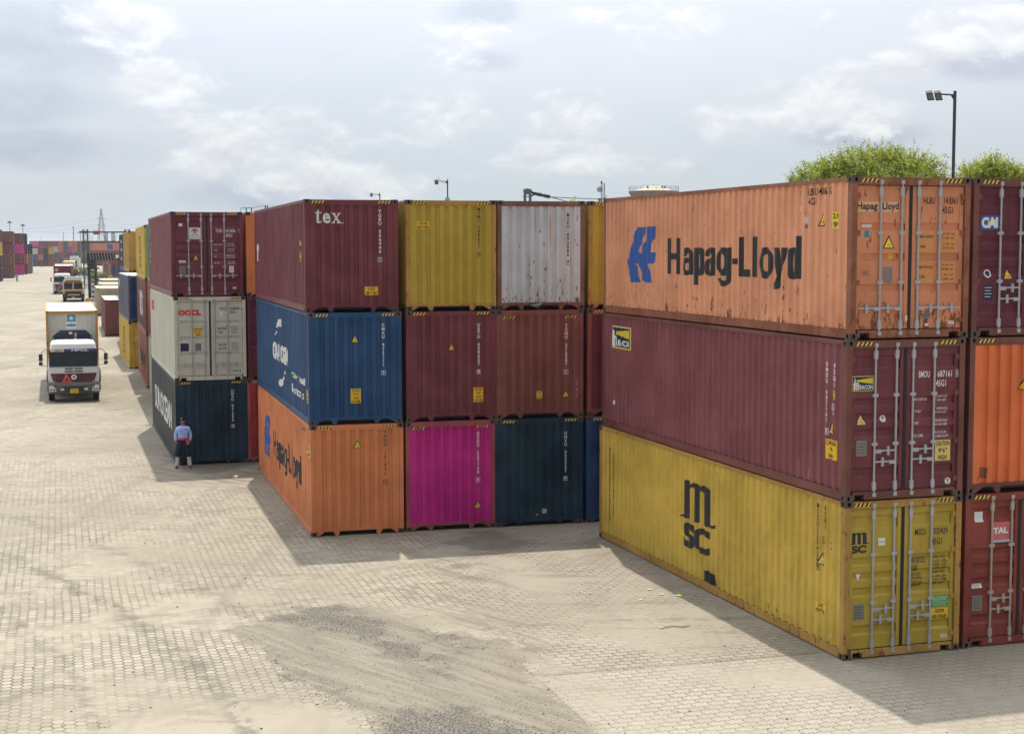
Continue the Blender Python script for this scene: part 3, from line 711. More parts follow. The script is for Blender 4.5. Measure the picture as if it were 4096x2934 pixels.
def dented(ct, cx=0):
    # knocked-in ribs: the same corrugation, cut into short rows with shallow dips along two scuffed bands
    rnd_ = random.Random(4); pr = ct['side']; L = ct['L']; H = ct['H']; zs = [.187+(H-.271)*i/34 for i in range(35)]; mb = MB(); n = len(pr.p)
    dips = []
    for a in [.8+.27*k for k in range(40)]:
        if rnd_.random() < .75: dips.append((a, 1.75-.02*abs(a-3)+rnd_.uniform(-.18,.18), rnd_.uniform(.08,.2), rnd_.uniform(.012,.034)))
        if rnd_.random() < .7 and a > 4.5: dips.append((a, 1.15-.04*(a-5)+rnd_.uniform(-.1,.1), rnd_.uniform(.06,.14), rnd_.uniform(.012,.035)))
        if rnd_.random() < .35: dips.append((a, rnd_.uniform(.3,.8), rnd_.uniform(.08,.2), rnd_.uniform(.01,.03)))
    for a, d in pr.p:
        for z in zs:
            q = 0
            if d < .03:
                for da, dz, w_, h_ in dips:
                    if abs(a-da) < .35 and abs(z-dz) < .6: q = max(q, h_*math.exp(-((a-da)/.09)**2-((z-dz)/w_)**2))
            mb.v.append((d+q, L-a, z))
    m = len(zs)
    for i in range(n-1):
        for j in range(m-1): mb.f.append((i*m+j, (i+1)*m+j, (i+1)*m+j+1, i*m+j+1)); mb.m.append(0)
    for o in ct['e'].children:
        if o.name.startswith('side_panel') and o.data == _mesh[('si', H, L, 0)]:
            mt = o.material_slots[0].material; me = bpy.data.meshes.new('side_panel'); me.from_pydata(mb.v, [], mb.f); me.materials.append(mt); me.update(); o.data = me; o.material_slots[0].link = 'DATA'
dented(c)
# ---- next stack to the right, cut by the frame edge
c = stack('A2t', 'plum', 'plum container with square blue sign on its left door, top right corner stack', door='A', fmat=M['brown frame'])
D = Dec(c, 'f'); D.add(rect(.18,1.96,.62,2.22), 'blue mark', .003); D.text('CAI', .205, 1.99, .555, 2.19, 'white mark', .06, eps=.008)
D.add([[(.33,2.095),(.52,2.16),(.52,2.03),(.33,2.075)]], 'lemon sticker', .006); D.done('company_sign', P(c, 0))
D = Dec(c, 'f'); D.add(disc(.37,1.16,.075), 'white mark', .003); D.add(disc(.37,1.16,.05), 'navy mark', .005); D.done('round_sticker', P(c, 0))
tri_sticker(c, .80, 1.05, .22, 'f', 0); plate(c, .28, .68, .48, .96, 'navy mark', 0, lines=4, lmat='white mark')
c = stack('A2m', 'bright orange', 'bright orange corrugated container end beside the maroon doors of the nearest stack', fmat=M['brown frame'])
tri_sticker(c, 1.20, 1.9, .25)
D = Dec(c, 'f'); D.add([[(.25,.30),(.42,.27),(.45,.47),(.27,.50)]], 'brown mark', .003); D.done('rust_hole', P(c))
c = stack('A2b', 'brick red', 'brick red container with pink and white sign between two lock rods, on the ground', door='A', rodmat=plain('dirty galvanised', (.42,.36,.31), .5, .2, .2))
D = Dec(c, 'f'); D.add(rect(.62,1.99,1.01,2.33), 'pink red mark', .003); D.add(rect(.62,1.945,1.01,1.99), 'white mark', .003); D.add(rect(.62,1.91,1.01,1.945), 'navy mark', .003)
D.text('TAL', .64, 2.11, .97, 2.23, 'white mark', .06, eps=.007); D.text('INTERNATIONAL', .64, 1.955, .99, 1.98, 'navy mark', .01, eps=.007); D.done('company_sign', P(c, 0))
plate(c, .25, 2.35, .43, 2.54, 'white mark', 0, 'peeling_label'); plate(c, .20, 1.11, .43, 1.19, 'white mark', 0, 'oval_label', lines=2); plate(c, .22, .68, .44, .97, lr=0, lines=5)

# ---- middle row, first stack
c = stack('B1t', 'maroon', 'maroon container with white serif lettering on its end, top left of the middle row')
# serif letters drawn by hand
TT = [(.30,.86),(.30,.80),(.12,.80),(.12,.74),(.28,.74),(.28,.14),(.34,.03),(.50,0),(.68,.03),(.80,.12),(.80,.20),(.66,.12),(.56,.14),(.56,.74),(.80,.74),(.80,.80),(.56,.80),(.56,1.0),(.50,1.0),(.42,.92)]
D = Dec(c, 'f'); D.add(fit(tess(TT), .25, 2.28, .50, 2.63), 'white mark')
D.text('e', .475, 2.275, .68, 2.55, 'white mark', .025)
XX = [(0,1),(.44,1),(.44,.93),(.36,.93),(.53,.66),(.68,.93),(.60,.93),(.60,1),(.95,1),(.95,.93),(.84,.93),(.60,.56),(.90,.07),(1,.07),(1,0),(.56,0),(.56,.07),(.64,.07),(.46,.38),(.28,.07),(.38,.07),(.38,0),(0,0),(0,.07),(.12,.07),(.38,.48),(.12,.93),(0,.93)]
D.add(fit(tess(XX), .70, 2.28, .965, 2.545), 'white mark'); D.add(rect(.98,2.28,1.01,2.305), 'white mark'); D.done('company_lettering', P(c))
vtext(c, 'TGBU 566446 1', 1.915, 1.31, 2.0, 2.63); caution(c, 1.55, .43, 1.90, .65, ['CAUTION', "2.9M 9'6\" HIGH"])
caution(c, 11.15, 1.30, 11.42, 1.54, ["9'6", 'HIGH'], 's'); tri_sticker(c, 11.25, 1.70, .2, 's'); lettering(c, [('textainer', .50, 1.22, 1.05, 1.95, .06)], 's', None, 'white mark', 'company_lettering')
c = stack('B1m', 'royal', 'royal blue container with white map shapes and initials on its long side')
vtext(c, 'CMAU 975111 5', 1.91, 1.28, 1.99, 2.60); tri_sticker(c, 1.21, 2.11, .21); caution(c, 1.09, .54, 1.36, .92, ['CAUTION', "9'6\"", 'HIGH', 'CONTAINER'])
D = Dec(c, 's'); D.add(tess([(5.78,2.44),(6.48,2.48),(6.45,2.25),(5.75,2.24),(5.45,2.14),(5.3,2.20)]), 'white mark'); D.add([[(5.36,2.08),(5.42,2.02),(5.06,1.93),(5.0,1.97)]], 'white mark')
D.add(tess([(5.95,.70),(6.47,.69),(7.0,.84),(7.15,.80),(6.85,.70),(6.82,.6),(6.45,.50),(5.93,.46),(5.78,.54)]), 'white mark'); D.add([[(7.30,1.05),(7.42,1.02),(7.14,.88),(7.04,.91)]], 'white mark'); D.done('emblem', P(c))
lettering(c, [('CMA CGM', 4.40, 1.20, 8.0, 1.72, .07)], 's', None, 'white mark', 'company_lettering'); lettering(c, [('eco', 8.72, .98, 9.45, 1.12, .05)], 's', None, 'pale green mark', 'lettering')
lettering(c, [('mind', 9.60, .95, 11.3, 1.14, .05), ('bamboo', 8.8, .55, 11.1, .80, .02)], 's', None, 'white mark', 'lettering'); caution(c, 11.54, .54, 11.92, .88, ['CAUTION', "9'6", 'HIGH'], 's'); tri_sticker(c, 11.62, .98, .2, 's')
c = stack('B1b', 'plain orange', 'orange container with blue emblem at ground level, under the royal blue one')
hl_side(c); vtext(c, 'FANU 161096 1', 1.91, 1.32, 1.99, 2.72, 'black mark'); tri_sticker(c, 1.22, 2.28, .21, mat='lemon sticker')
tri_sticker(c, 11.3, 2.05, .2, 's', mat='lemon sticker'); caution(c, 11.72, 2.02, 11.95, 2.32, ["2,9", "9'6"], 's', mat='lemon sticker'); lettering(c, [('FANU', 10.6, 2.62, 11.2, 2.73)], 's')
# second stack
c = stack('B2t', 'mustard end', 'mustard container end with yellow caution sticker, top between serif-lettered maroon and rusty white ones', fmat=M['mustard frame'])
vtext(c, 'MSMU 799621 3', 1.92, 1.44, 2.0, 2.70, 'black mark'); caution(c, .29, 2.14, .65, 2.34, ['CAUTION', 'HIGH TRAILER'])
c = stack('B2m', 'maroon', 'maroon container end with yellow triangle and caution sticker, directly above the magenta one')
vtext(c, 'UETU 620657 8', 1.92, 1.24, 2.0, 2.56); tri_sticker(c, 1.22, 1.86, .19); caution(c, 1.82, .47, 2.09, .86, ['CAUTION', "9'6\"", 'HIGH', 'CONTAINER'])
c = stack('B2b', 'magenta', 'magenta container with dull red corner posts, bottom of the middle row', fmat=M['dusty red'], hazz=-.10)
vtext(c, 'GCXU 527168 8', 1.92, 1.26, 2.0, 2.58); tri_sticker(c, 1.95, .54, .21)
# third stack
c = stack('B3t', 'rusty white', 'white container streaked with brown rust, top of the middle row', fmat=M['rusty frame'], hazard=False)
vtext(c, 'MSKU 092686 7', 1.93, 1.21, 2.01, 2.57, 'black mark')
D = Dec(c, 'f'); pw = M['white mark']
for q in (rect(.22,2.48,.30,2.70), rect(.38,2.47,.50,2.72), rect(.25,.19,.38,.42)): D.add(q, 'worn white mark', .002)
D.done('repair_patch', P(c))
c = stack('B3m', 'brown red', 'reddish brown container end with chalk scribbles, directly below the rusty white one', hazz=-.13)
vtext(c, 'TCNU 372587 1', 1.91, 1.18, 1.99, 2.50); caution(c, 1.13, .51, 1.29, .72, ['CAUTION', 'HIGH', 'CONTAINER']); tri_sticker(c, 1.94, .54, .2)
D = Dec(c, 'f')
for i in range(9):
    z = .55+i*.055; D.add([[(2.24+.02*(i % 3), z), (2.27+.02*(i % 2), z+.005), (2.25+.02*(i % 3), z+.045)]], 'worn white mark', .003)
D.done('chalk_scribble', P(c))
c = stack('B3b', 'navy', 'dark navy container end on the ground beside the magenta one')
vtext(c, 'UNSU 005357 9', 1.91, 1.20, 1.98, 2.51)
D = Dec(c, 'f'); D.add([[(1.30,.30),(1.40,.31),(1.42,.42),(1.33,.45),(1.29,.38)]], 'worn white mark', .003); D.add([[(1.10,.26),(1.17,.27),(1.16,.32)]], 'worn white mark', .003); D.done('scuffed_patch', P(c))
# fourth stack, mostly hidden
c = stack('B4t', 'mustard end', 'mustard container sliver between the rusty white one and the big orange one', fmat=M['mustard frame'], hazard=True)
caution(c, .42, 2.06, .78, 2.26, ['CAUTION', 'HIGH TRAILER'])
stack('B4m', 'plum', 'dark maroon container sliver under the mustard sliver, left of the lighthouse sign', fmat=M['brown red'])
stack('B4b', 'deep blue', 'bright blue container sliver at ground level beside the dark navy end', fmat=M['royal'])

# ---- left row, where the guard stands
c = stack('C1t', 'maroon', 'maroon container with white square sign on its door, directly above the stone grey one', door='A', handles=[(0,.72,-1),(1,.72,-1),(2,.72,1),(3,.72,1)])
for o in c['e'].children:
    if o.name.startswith('side_panel'): o.material_slots[0].material = M['maroon faded']
D = Dec(c, 'f'); D.add(rect(.63,1.96,1.01,2.35), 'white mark', .003); D.add(tess([(.72,2.20),(.70,2.24),(.75,2.30),(.82,2.32),(.89,2.30),(.94,2.24),(.92,2.20),(.87,2.26),(.85,2.26),(.85,2.20),(.89,2.17),(.75,2.17),(.79,2.20),(.79,2.26),(.77,2.26)]), 'brown mark', .005)
D.text('TRITON', .69, 2.09, .95, 2.13, 'navy mark', .02, eps=.006); D.add(rect(.66,2.04,.98,2.05), 'metal plate', .006); D.add(rect(.66,2.0,.98,2.008), 'metal plate', .006); D.done('company_sign', P(c, 0))
lettering(c, [('TCNU',1.52,2.19,1.75,2.31),('161456',1.86,2.19,2.19,2.31),('5',2.29,2.19,2.35,2.31),('45G1',1.86,2.03,2.08,2.15)], 'f', 1, 'white mark', 'number_lettering')
lettering(c, [('MAX. GROSS',1.45,1.76,1.74,1.81),('TARE',1.46,1.55,1.57,1.60),('NET',1.46,1.34,1.55,1.39),('CU. CAP.',1.46,1.13,1.65,1.18),('32.500 KGS',1.87,1.80,2.15,1.84),('71.650 LBS',1.87,1.73,2.15,1.77),('3.700 KGS',1.90,1.59,2.15,1.63),('8.160 LBS',1.90,1.52,2.15,1.56),('28.800 KGS',1.87,1.38,2.15,1.42),('63.490 LBS',1.87,1.31,2.15,1.35),('76.4 CU.M.',1.92,1.17,2.16,1.21),('2.700 CUFT',1.90,1.10,2.17,1.14)], 'f', 1, 'white mark', 'weight_lettering')
tri_sticker(c, .84, 1.24, .21, 'f', 0); plate(c, .28, .76, .49, 1.04, lr=0, lines=4); plate(c, .27, 1.16, .50, 1.24, 'white mark', 0, 'oval_label', lines=1); plate(c, .28, 2.40, .41, 2.50, 'white mark', 0, 'round_label'); plate(c, 1.96, .82, 2.12, 1.04, 'white mark', 1, 'paper_label', lines=3); plate(c, 2.07, .26, 2.20, .32, 'white mark', 1, 'small_label', lines=1)
vtext(c, 'TCNU 161456 5', .72, 1.05, .86, 2.57, face='s', bold=.03)
c = stack('C1m', 'stone grey', 'stone grey container with red lettering on its door, above the guard', door='B')
lettering(c, [('OOCL', .16, 2.25, .92, 2.45, .08)], 'f', 0, 'red mark', 'company_lettering'); lettering(c, [('OOCL', .70, 2.05, 2.35, 2.45, .08)], 's', None, 'red mark', 'company_lettering')
lettering(c, [('OOCU',1.55,2.43,1.78,2.53),('628045',1.90,2.43,2.23,2.53),('0',2.28,2.43,2.335,2.53),('45G1',1.90,2.30,2.11,2.40)], 'f', 1, 'black mark', 'number_lettering')
lettering(c, [('MAX GROSS',1.49,1.75,1.78,1.84),('TARE',1.49,1.62,1.65,1.71),('PAYLOAD',1.49,1.19,1.78,1.28),('CU CAP',1.49,1.06,1.76,1.15),('32.500 KG',1.93,1.82,2.15,1.86),('71.650 LB',1.93,1.75,2.15,1.79),('3.900 KG',1.95,1.69,2.15,1.73),('8.600 LB',1.95,1.62,2.15,1.66),('28.600 KG',1.93,1.26,2.16,1.30),('63.050 LB',1.93,1.19,2.16,1.23),('76.4 CUM',1.95,1.12,2.18,1.16),('2.700 CUFT',1.95,1.05,2.20,1.09)], 'f', 1, 'black mark', 'weight_lettering')
caution(c, .65, 1.54, .95, 1.83, ['CAUTION', "9'-6\"", 'HIGH'], 'f', 0); plate(c, .21, 1.03, .49, 1.30, 'navy mark', 0, 'dark_label'); plate(c, .70, 1.03, .91, 1.30, lr=0, lines=3)
D = Dec(c, 'f'); D.add(disc(1.61,2.30,.055,ry=.08), 'white mark', .003); D.done('round_sticker', P(c, 1)); plate(c, 1.98, .30, 2.18, .34, 'green mark', 1, 'small_label'); plate(c, 2.20, .29, 2.28, .36, 'teal mark', 1, 'small_label')
c = stack('C1b', 'navy', 'dark navy container with white side lettering, right behind the standing guard', fmat=M['navy'])
for o in c['e'].children:
    if o.name.startswith('side_panel'): o.material_slots[0].material = M['charcoal']
vtext(c, 'UNSU 021490 0', 1.90, 1.26, 1.99, 2.57); lettering(c, [('SUNOCEAN', 1.7, .98, 10.4, 1.96, .025)], 's', None, 'white mark', 'company_lettering')
stack('C2t', 'plain orange', 'orange container corner just right of the maroon doors with the white sign', hazard=False)
stack('C2m', 'plum', 'dark maroon container corner just right of the stone grey doors', door='A', hazard=False)
stack('C2b', 'red', 'red container corner at ground level right of the guard stack', fmat=M['dusty red'])

# ---- the line of stacks going away behind them
def row_stack(x, y, th, tiers):
    out = []
    for i, (m, label, kw) in enumerate(tiers): out.append(container((x, y, i*HC), R(th), M[m], label, **kw))
    return out
ds = row_stack(-15.55, 65.7, 16.6, [('dirty white', 'white container strip on the ground just beyond the guard stack', dict(hazard=False)), ('dusty red', 'dusty maroon container strip, second tier beyond the guard stack', dict(hazard=False)), ('green', 'green container strip, top tier beyond the guard stack', dict(hazard=False))])
ds = row_stack(-19.5, 78.8, 16.2, [('dusty orange', 'faded orange container with black lettering on the ground, beyond the white strip', dict(hazard=False)), ('brown red', 'brown container with tall white lettering, second tier under the yellow one', dict(hazard=False)), ('mustard', 'yellow container with black side mark, top tier beside the green strip', dict(hazard=False))])
lettering(ds[0], [('Hapag-Lloyd', 3.0, .7, 10.4, 1.9, .045)], 's', name='company_lettering'); lettering(ds[1], [('SEACO', 4.0, .75, 8.2, 2.2, .06)], 's', None, 'white mark', 'company_lettering'); msc_logo(ds[2], 4.9, .6, 6.9, 2.4, 's')
es = row_stack(-23.7, 91.5, 17.6, [('mustard', 'yellow container carrying the grey blue one, by the road', dict()), ('grey blue', 'grey blue container with pale roof standing on a yellow one by the road', dict(hazard=False, fmat=M['grey blue']))])
msc_logo(es[0], 4.9, .6, 6.8, 2.4, 's'); caution(es[0], .35, 1.7, 1.4, 2.0, ['CAUTION', 'HIGH TRAILER']); msc_logo(es[1], 4.9, .9, 5.9, 1.9, 's')
for o in es[1]['e'].children:
    if o.name.startswith('end_panel'): o.material_slots[0].material = M['deep blue']
    if o.name.startswith('roof'): o.material_slots[0].material = M['dirty white']
lettering(es[1], [('CAI', .8, 2.0, 1.6, 2.5, .08)], 's', None, 'white mark', 'company_lettering')
ct = container((-27.35, 106.0, 2*HC), R(16.4), M['ochre'], 'ochre container seen between the yellow and the black ones, top of its stack', lite=True, hazard=False)
ct = container((-27.35, 106.0, HC), R(16.4), M['deep blue'], 'dark blue container directly under the ochre one', lite=True, hazard=False)
container((-27.35, 106.0, 0), R(16.4), M['brown red'], 'brown container at ground level behind the two-high stack', lite=True, hazard=False)
ct = container((-31.9, 122.0, 2*HC), R(16.4), M['black navy'], 'black container with white side marks, top of the farthest stack of the left row', lite=True, hazard=False)
D = Dec(ct, 's')
for z in (2.2, 1.5, .75): D.add([[(5, z), (7, z-.1), (7, z+.12), (5, z+.22)]], 'white mark')
D.done('company_lettering', P(ct))
ct = container((-31.9, 122.0, HC), R(16.4), M['royal'], 'navy container with orange lettering directly under the black one', lite=True, hazard=False)
lettering(ct, [('MARS', 5.5, 1.2, 8.5, 2.2, .08)], 's', None, 'yellow sticker', 'company_lettering')
container((-31.9, 122.0, 0), R(16.4), M['maroon'], 'maroon container at ground level under the navy one with orange lettering', lite=True, hazard=False)
def onyard(u, v): return ground(u, v)
g0 = onyard(454, 1362)
ct = container((-32.9, 119.6, gz(0, 122)), R(16.8), M['brown red'], 'brown red container standing alone on the ground left of the two-high stack', lite=True, hazard=False)
vtext(ct, 'TCLU 472619 3', 11.2, .9, 11.6, 2.3, face='s')
for o in ct['e'].children:
    if o.name.startswith('roof'): o.material_slots[0].material = M['dirty white']
cpaint('cream', (.36,.31,.225), seed=31, rust=.1, streak=.15)
for i, (u, d, lab) in enumerate([(384, 158, 'cream container with sunlit roof behind the brown one standing alone'), (397, 173, 'cream container in the middle of the three pale roofs by the railway'), (400, 188, 'cream container farthest of the three pale roofs by the railway')]):
    p = at(u, 1100, d); container((p[0]+3.3, p[1]-11.6, gz(0, d)), R(16.8), M['cream'], lab, lite=True, hazard=False, H=2.591+.15*(i == 2))

# ================================================================== the ground, one sheet
def inpoly(x, y, P_):
    r = False; n = len(P_)
    for i in range(n):
        x1, y1 = P_[i]; x2, y2 = P_[(i+1) % n]
        if (y1 > y) != (y2 > y) and x < (x2-x1)*(y-y1)/(y2-y1)+x1: r = not r
    return r
def pdist(x, y, P_):
    d = 1e9; n = len(P_)
    for i in range(n):
        x1, y1 = P_[i]; x2, y2 = P_[(i+1) % n]; dx, dy = x2-x1, y2-y1
        t = max(0, min(1, ((x-x1)*dx+(y-y1)*dy)/(dx*dx+dy*dy+1e-9))); d = min(d, math.hypot(x-x1-t*dx, y-y1-t*dy))
    return d if inpoly(x, y, P_) else -d
O = 4096/2268
def gp(pts, k=O): return [ground(u*k, v*k)[:2] for u, v in pts]
GRAVEL = [gp([(500,1392),(640,1352),(760,1336),(880,1352),(960,1400),(1100,1412),(1185,1440),(1170,1490),(1215,1540),(1290,1580),(1345,1640),(1380,1720),(800,1720),(850,1640),(840,1590),(760,1560),(700,1530),(620,1490),(565,1440)])]
SOOT = [gp([(585,1374),(660,1350),(760,1338),(830,1362),(900,1415),(1020,1478),(1000,1502),(880,1455),(760,1402),(660,1388)]), gp([(930,1395),(1010,1405),(1060,1440),(990,1430)]), gp([(800,1590),(1000,1560),(1150,1600),(1290,1640),(1350,1720),(880,1720)]), gp([(570,1420),(640,1480),(740,1540),(830,1580),(700,1545),(600,1480)])]
BRICK = [gp([(925,1178),(1330,1150),(2400,1400),(2600,1800),(1440,1760),(1300,1600),(1215,1520),(1190,1470),(1130,1395),(1010,1320),(960,1240)])]
DIRT = [gp([(-400,1640),(120,1625),(330,1600),(560,1565),(700,1560),(880,1640),(900,1760),(-400,1800)]), gp([(320,1010),(575,1010),(560,1080),(380,1085)]), gp([(-300,640),(60,640),(230,700),(200,760),(-300,800)])]
OIL = [gp([(372,1005),(560,985),(560,1030),(470,1052),(400,1045)]), gp([(980,1200),(1080,1170),(1200,1200),(1080,1225)]), gp([(1000,1248),(1030,1240),(1078,1246),(1060,1260),(1010,1258)]), gp([(250,660),(300,650),(330,720),(290,760)])]
STREAK = [gp([(860,1290),(1000,1300),(1250,1420),(1220,1500),(1000,1400)]), gp([(890,1220),(1060,1240),(1200,1330),(1050,1330)]), gp([(640,1340),(900,1350),(1250,1480),(1400,1700),(1100,1700),(800,1480)]), gp([(380,990),(640,1000),(560,1100),(300,1060)])]
def axis(lo, hi, flo, fhi, fine, grow):
    a = [flo + i*fine for i in range(int((fhi-flo)/fine)+1)]
    st, x = fine, a[-1]
    while x < hi: st *= grow; x += st; a.append(min(x, hi))
    st, x = fine, a[0]; b = []
    while x > lo: st *= grow; x -= st; b.append(max(x, lo))
    return b[::-1] + a
gx = axis(-3500, 3500, -24, 14, .3, 1.12); gy = axis(-60, 9000, 17, 56, .3, 1.09)
verts = []; at_ = {k: [] for k in ('gravel', 'soot', 'brick', 'dirt', 'oil', 'streak')}
SETS = dict(gravel=(GRAVEL, 1.2), soot=(SOOT, 1.0), brick=(BRICK, .5), dirt=(DIRT, 1.5), oil=(OIL, .8), streak=(STREAK, 1.5))
BB = {k: [(min(p[0] for p in q)-3, max(p[0] for p in q)+3, min(p[1] for p in q)-3, max(p[1] for p in q)+3) for q in SETS[k][0]] for k in SETS}
for y in gy:
    for x in gx:
        verts.append((x, y, gz(x, y)))
        for k, (ps, wd) in SETS.items():
            v = 0.0
            for p, bb in zip(ps, BB[k]):
                if bb[0] < x < bb[1] and bb[2] < y < bb[3]: v = max(v, min(1, max(0, .5 + pdist(x, y, p)/(2*wd))))
            at_[k].append(v)
nx = len(gx); faces = [(j*nx+i, j*nx+i+1, (j+1)*nx+i+1, (j+1)*nx+i) for j in range(len(gy)-1) for i in range(nx-1)]
me = bpy.data.meshes.new('ground'); me.from_pydata(verts, [], faces)
for k, vals in at_.items(): me.attributes.new(k, 'FLOAT', 'POINT').data.foreach_set('value', vals)
me.polygons.foreach_set('use_smooth', [True]*len(me.polygons))
gm = bpy.data.materials.new('paved yard'); gm.use_nodes = True; t = NT(gm.node_tree); b = t.n['Principled BSDF']; me.materials.append(gm)
go = bpy.data.objects.new('ground', me); COL.objects.link(go); go['kind'] = 'structure'
oc = t.add('ShaderNodeTexCoord').outputs['Object']
A = {k: t.add('ShaderNodeAttribute', attribute_name=k).outputs['Fac'] for k in SETS}
flat = t.v('MULTIPLY', oc, (1, 1, 0)).outputs[0]
wob = t.v('SUBTRACT', t.add('ShaderNodeTexNoise', {'Vector': flat, 'Scale': .55, 'Detail': 3}).outputs[1], (.5, .5, .5)).outputs[0]
pr = t.v('ADD', t.mapv(flat, rot=(0, 0, R(-17))), t.v('MULTIPLY', wob, (.10, .10, 0)).outputs[0]).outputs[0]
# regular hexagonal pavers
HS = .197
p = t.v('ADD', t.v('SCALE', pr, scale=1/HS).outputs[0], (3000*1.7320508, 3000, 0)).outputs[0]
rr, hh = (1.7320508, 1, 1), (.8660254, .5, .5)
a1 = t.v('SUBTRACT', t.v('MODULO', p, rr).outputs[0], hh).outputs[0]
a2 = t.v('SUBTRACT', t.v('MODULO', t.v('SUBTRACT', p, hh).outputs[0], rr).outputs[0], hh).outputs[0]
flatm = (1, 1, 0); a1 = t.v('MULTIPLY', a1, flatm).outputs[0]; a2 = t.v('MULTIPLY', a2, flatm).outputs[0]
sel = t.m('LESS_THAN', t.v('LENGTH', a1).outputs['Value'], t.v('LENGTH', a2).outputs['Value'])
gv = t.v('ADD', t.v('SCALE', a1).outputs[0], a2).outputs[0]
mx = t.add('ShaderNodeMix', data_type='VECTOR'); t.l.new(sel, mx.inputs[0]); t.l.new(a2, mx.inputs[4]); t.l.new(a1, mx.inputs[5]); gvv = mx.outputs[1]
ab = t.v('ABSOLUTE', gvv).outputs[0]; sab = t.add('ShaderNodeSeparateXYZ', {0: ab})
hd = t.m('MAXIMUM', sab.outputs[1], t.v('DOT_PRODUCT', ab, (.8660254, .5, 0)).outputs['Value'])
hid = t.v('SNAP', t.v('SUBTRACT', p, gvv).outputs[0], (.1, .1, .1)).outputs[0]
hrnd = t.add('ShaderNodeTexWhiteNoise', {'Vector': hid}, noise_dimensions='2D').outputs[0]
hj = t.ramp(hd, .405, .475)
# zigzag interlocking pavers
sp = t.add('ShaderNodeSeparateXYZ', {0: pr})
tri = t.m('PINGPONG', t.m('ADD', sp.outputs[0], 500.0), .075)
zz = t.m('ADD', sp.outputs[1], t.m('MULTIPLY', tri, .62))
bt = t.add('ShaderNodeTexBrick', {'Vector': t.add('ShaderNodeCombineXYZ', {0: t.m('ADD', sp.outputs[0], t.m('MULTIPLY', t.m('PINGPONG', sp.outputs[1], .095), .45)), 1: zz, 2: 0.0}).outputs[0], 'Color1': (0,0,0,1), 'Color2': (1,1,1,1), 'Mortar': (.5,.5,.5,1), 'Scale': 1.0, 'Mortar Size': .015, 'Mortar Smooth': .3, 'Bias': 0.0, 'Brick Width': .30, 'Row Height': .19})
bt.offset = .5; bj = bt.outputs['Fac']; brnd = bt.outputs['Color']
edge = t.noise(flat, 1.6, 5, .6)
def thr(k, lo=.46, hi=.54, amp=.55): return t.ramp(t.m('ADD', A[k], t.m('MULTIPLY', t.m('SUBTRACT', edge, .5), amp)), lo, hi)
isb = thr('brick', .48, .52, .12)
big = t.noise(flat, .16, 5, .6); mid = t.noise(t.mapv(flat, (7, 3, 0)), .9, 6, .65); fine = t.noise(flat, 14, 5, .7); vfine = t.noise(flat, 60, 3, .7)
sand = t.noise(t.mapv(flat, (17, 9, 0)), .33, 6, .68)
hexc = t.mix(hrnd, (0.316,0.288,0.233), (0.458,0.419,0.344)); brc = t.mix(brnd, (0.332,0.304,0.257), (0.403,0.371,0.316))
c = t.mix(isb, hexc, brc)
c = t.mix(t.m('MULTIPLY', t.ramp(fine, .35, .7), .22), c, (0.284,0.261,0.213))
rnd = t.m('ADD', t.m('MULTIPLY', hj, t.m('SUBTRACT', 1.0, isb)), t.m('MULTIPLY', bj, isb))
jointc = t.mix(t.ramp(mid, .35, .65), (.050,.045,.035), (.15,.135,.105))
jstr = t.m('MULTIPLY', t.m('SUBTRACT', 1.0, t.m('MULTIPLY', t.ramp(sand, .45, .62), .86)), t.m('SUBTRACT', 1.0, t.m('MULTIPLY', thr('dirt', .4, .6, .7), .96)))
fard = t.m('MULTIPLY', t.ramp(t.m('ADD', t.add('ShaderNodeSeparateXYZ', {0: flat}).outputs[1], t.m('MULTIPLY', sand, 30.0)), 46, 82), .85)
jstr = t.m('MULTIPLY', jstr, t.m('SUBTRACT', 1.0, fard))
c = t.mix(t.m('MULTIPLY', rnd, jstr), c, jointc)
# sand and dust lying over the pavers
c = t.mix(t.m('MULTIPLY', t.ramp(sand, .45, .64), .50), c, (0.348,0.316,0.253))
c = t.mix(t.m('MULTIPLY', thr('dirt', .4, .6, .7), .85), c, t.mix(fine, (0.332,0.300,0.241), (0.411,0.375,0.304)))
c = t.mix(t.m('MULTIPLY', t.ramp(big, .40, .64), .60), c, (0.261,0.237,0.186))
c = t.mix(t.m('MULTIPLY', t.ramp(t.noise(t.mapv(flat, (31, 2, 0), sc=(.5, 1.6, 1), rot=(0, 0, R(-17))), .9, 8, .74), .53, .64), .60), c, (.20,.18,.14))
c = t.mix(t.m('MULTIPLY', t.ramp(t.noise(t.mapv(flat, (3, 22, 0)), .23, 5, .6), .55, .72), .20), c, (0.442,0.363,0.237))
# tyre streaks running with the trucks' turning line
trk = t.mapv(flat, rot=(0, 0, R(46.5)), sc=(1, 1, 1)); st = t.noise(t.mapv(trk, sc=(.30, 2.6, 1)), 1.5, 7, .66, .5); st2 = t.noise(t.mapv(trk, (5, 5, 0), sc=(.12, 1.1, 1)), 2.0, 5, .62, .3)
c = t.mix(t.m('MULTIPLY', t.m('MULTIPLY', t.ramp(t.m('ADD', t.m('MULTIPLY', st, .55), t.m('MULTIPLY', st2, .45)), .47, .60), thr('streak', .3, .7, .7)), .75), c, (.19,.172,.135))
# general faint tyre lines along the yard road
rdv = t.mapv(flat, rot=(0, 0, R(-17)), sc=(1.2, .035, 1)); rd = t.noise(rdv, 1.3, 5, .6)
c = t.mix(t.m('MULTIPLY', t.ramp(rd, .52, .68), .36), c, (0.213,0.194,0.158))
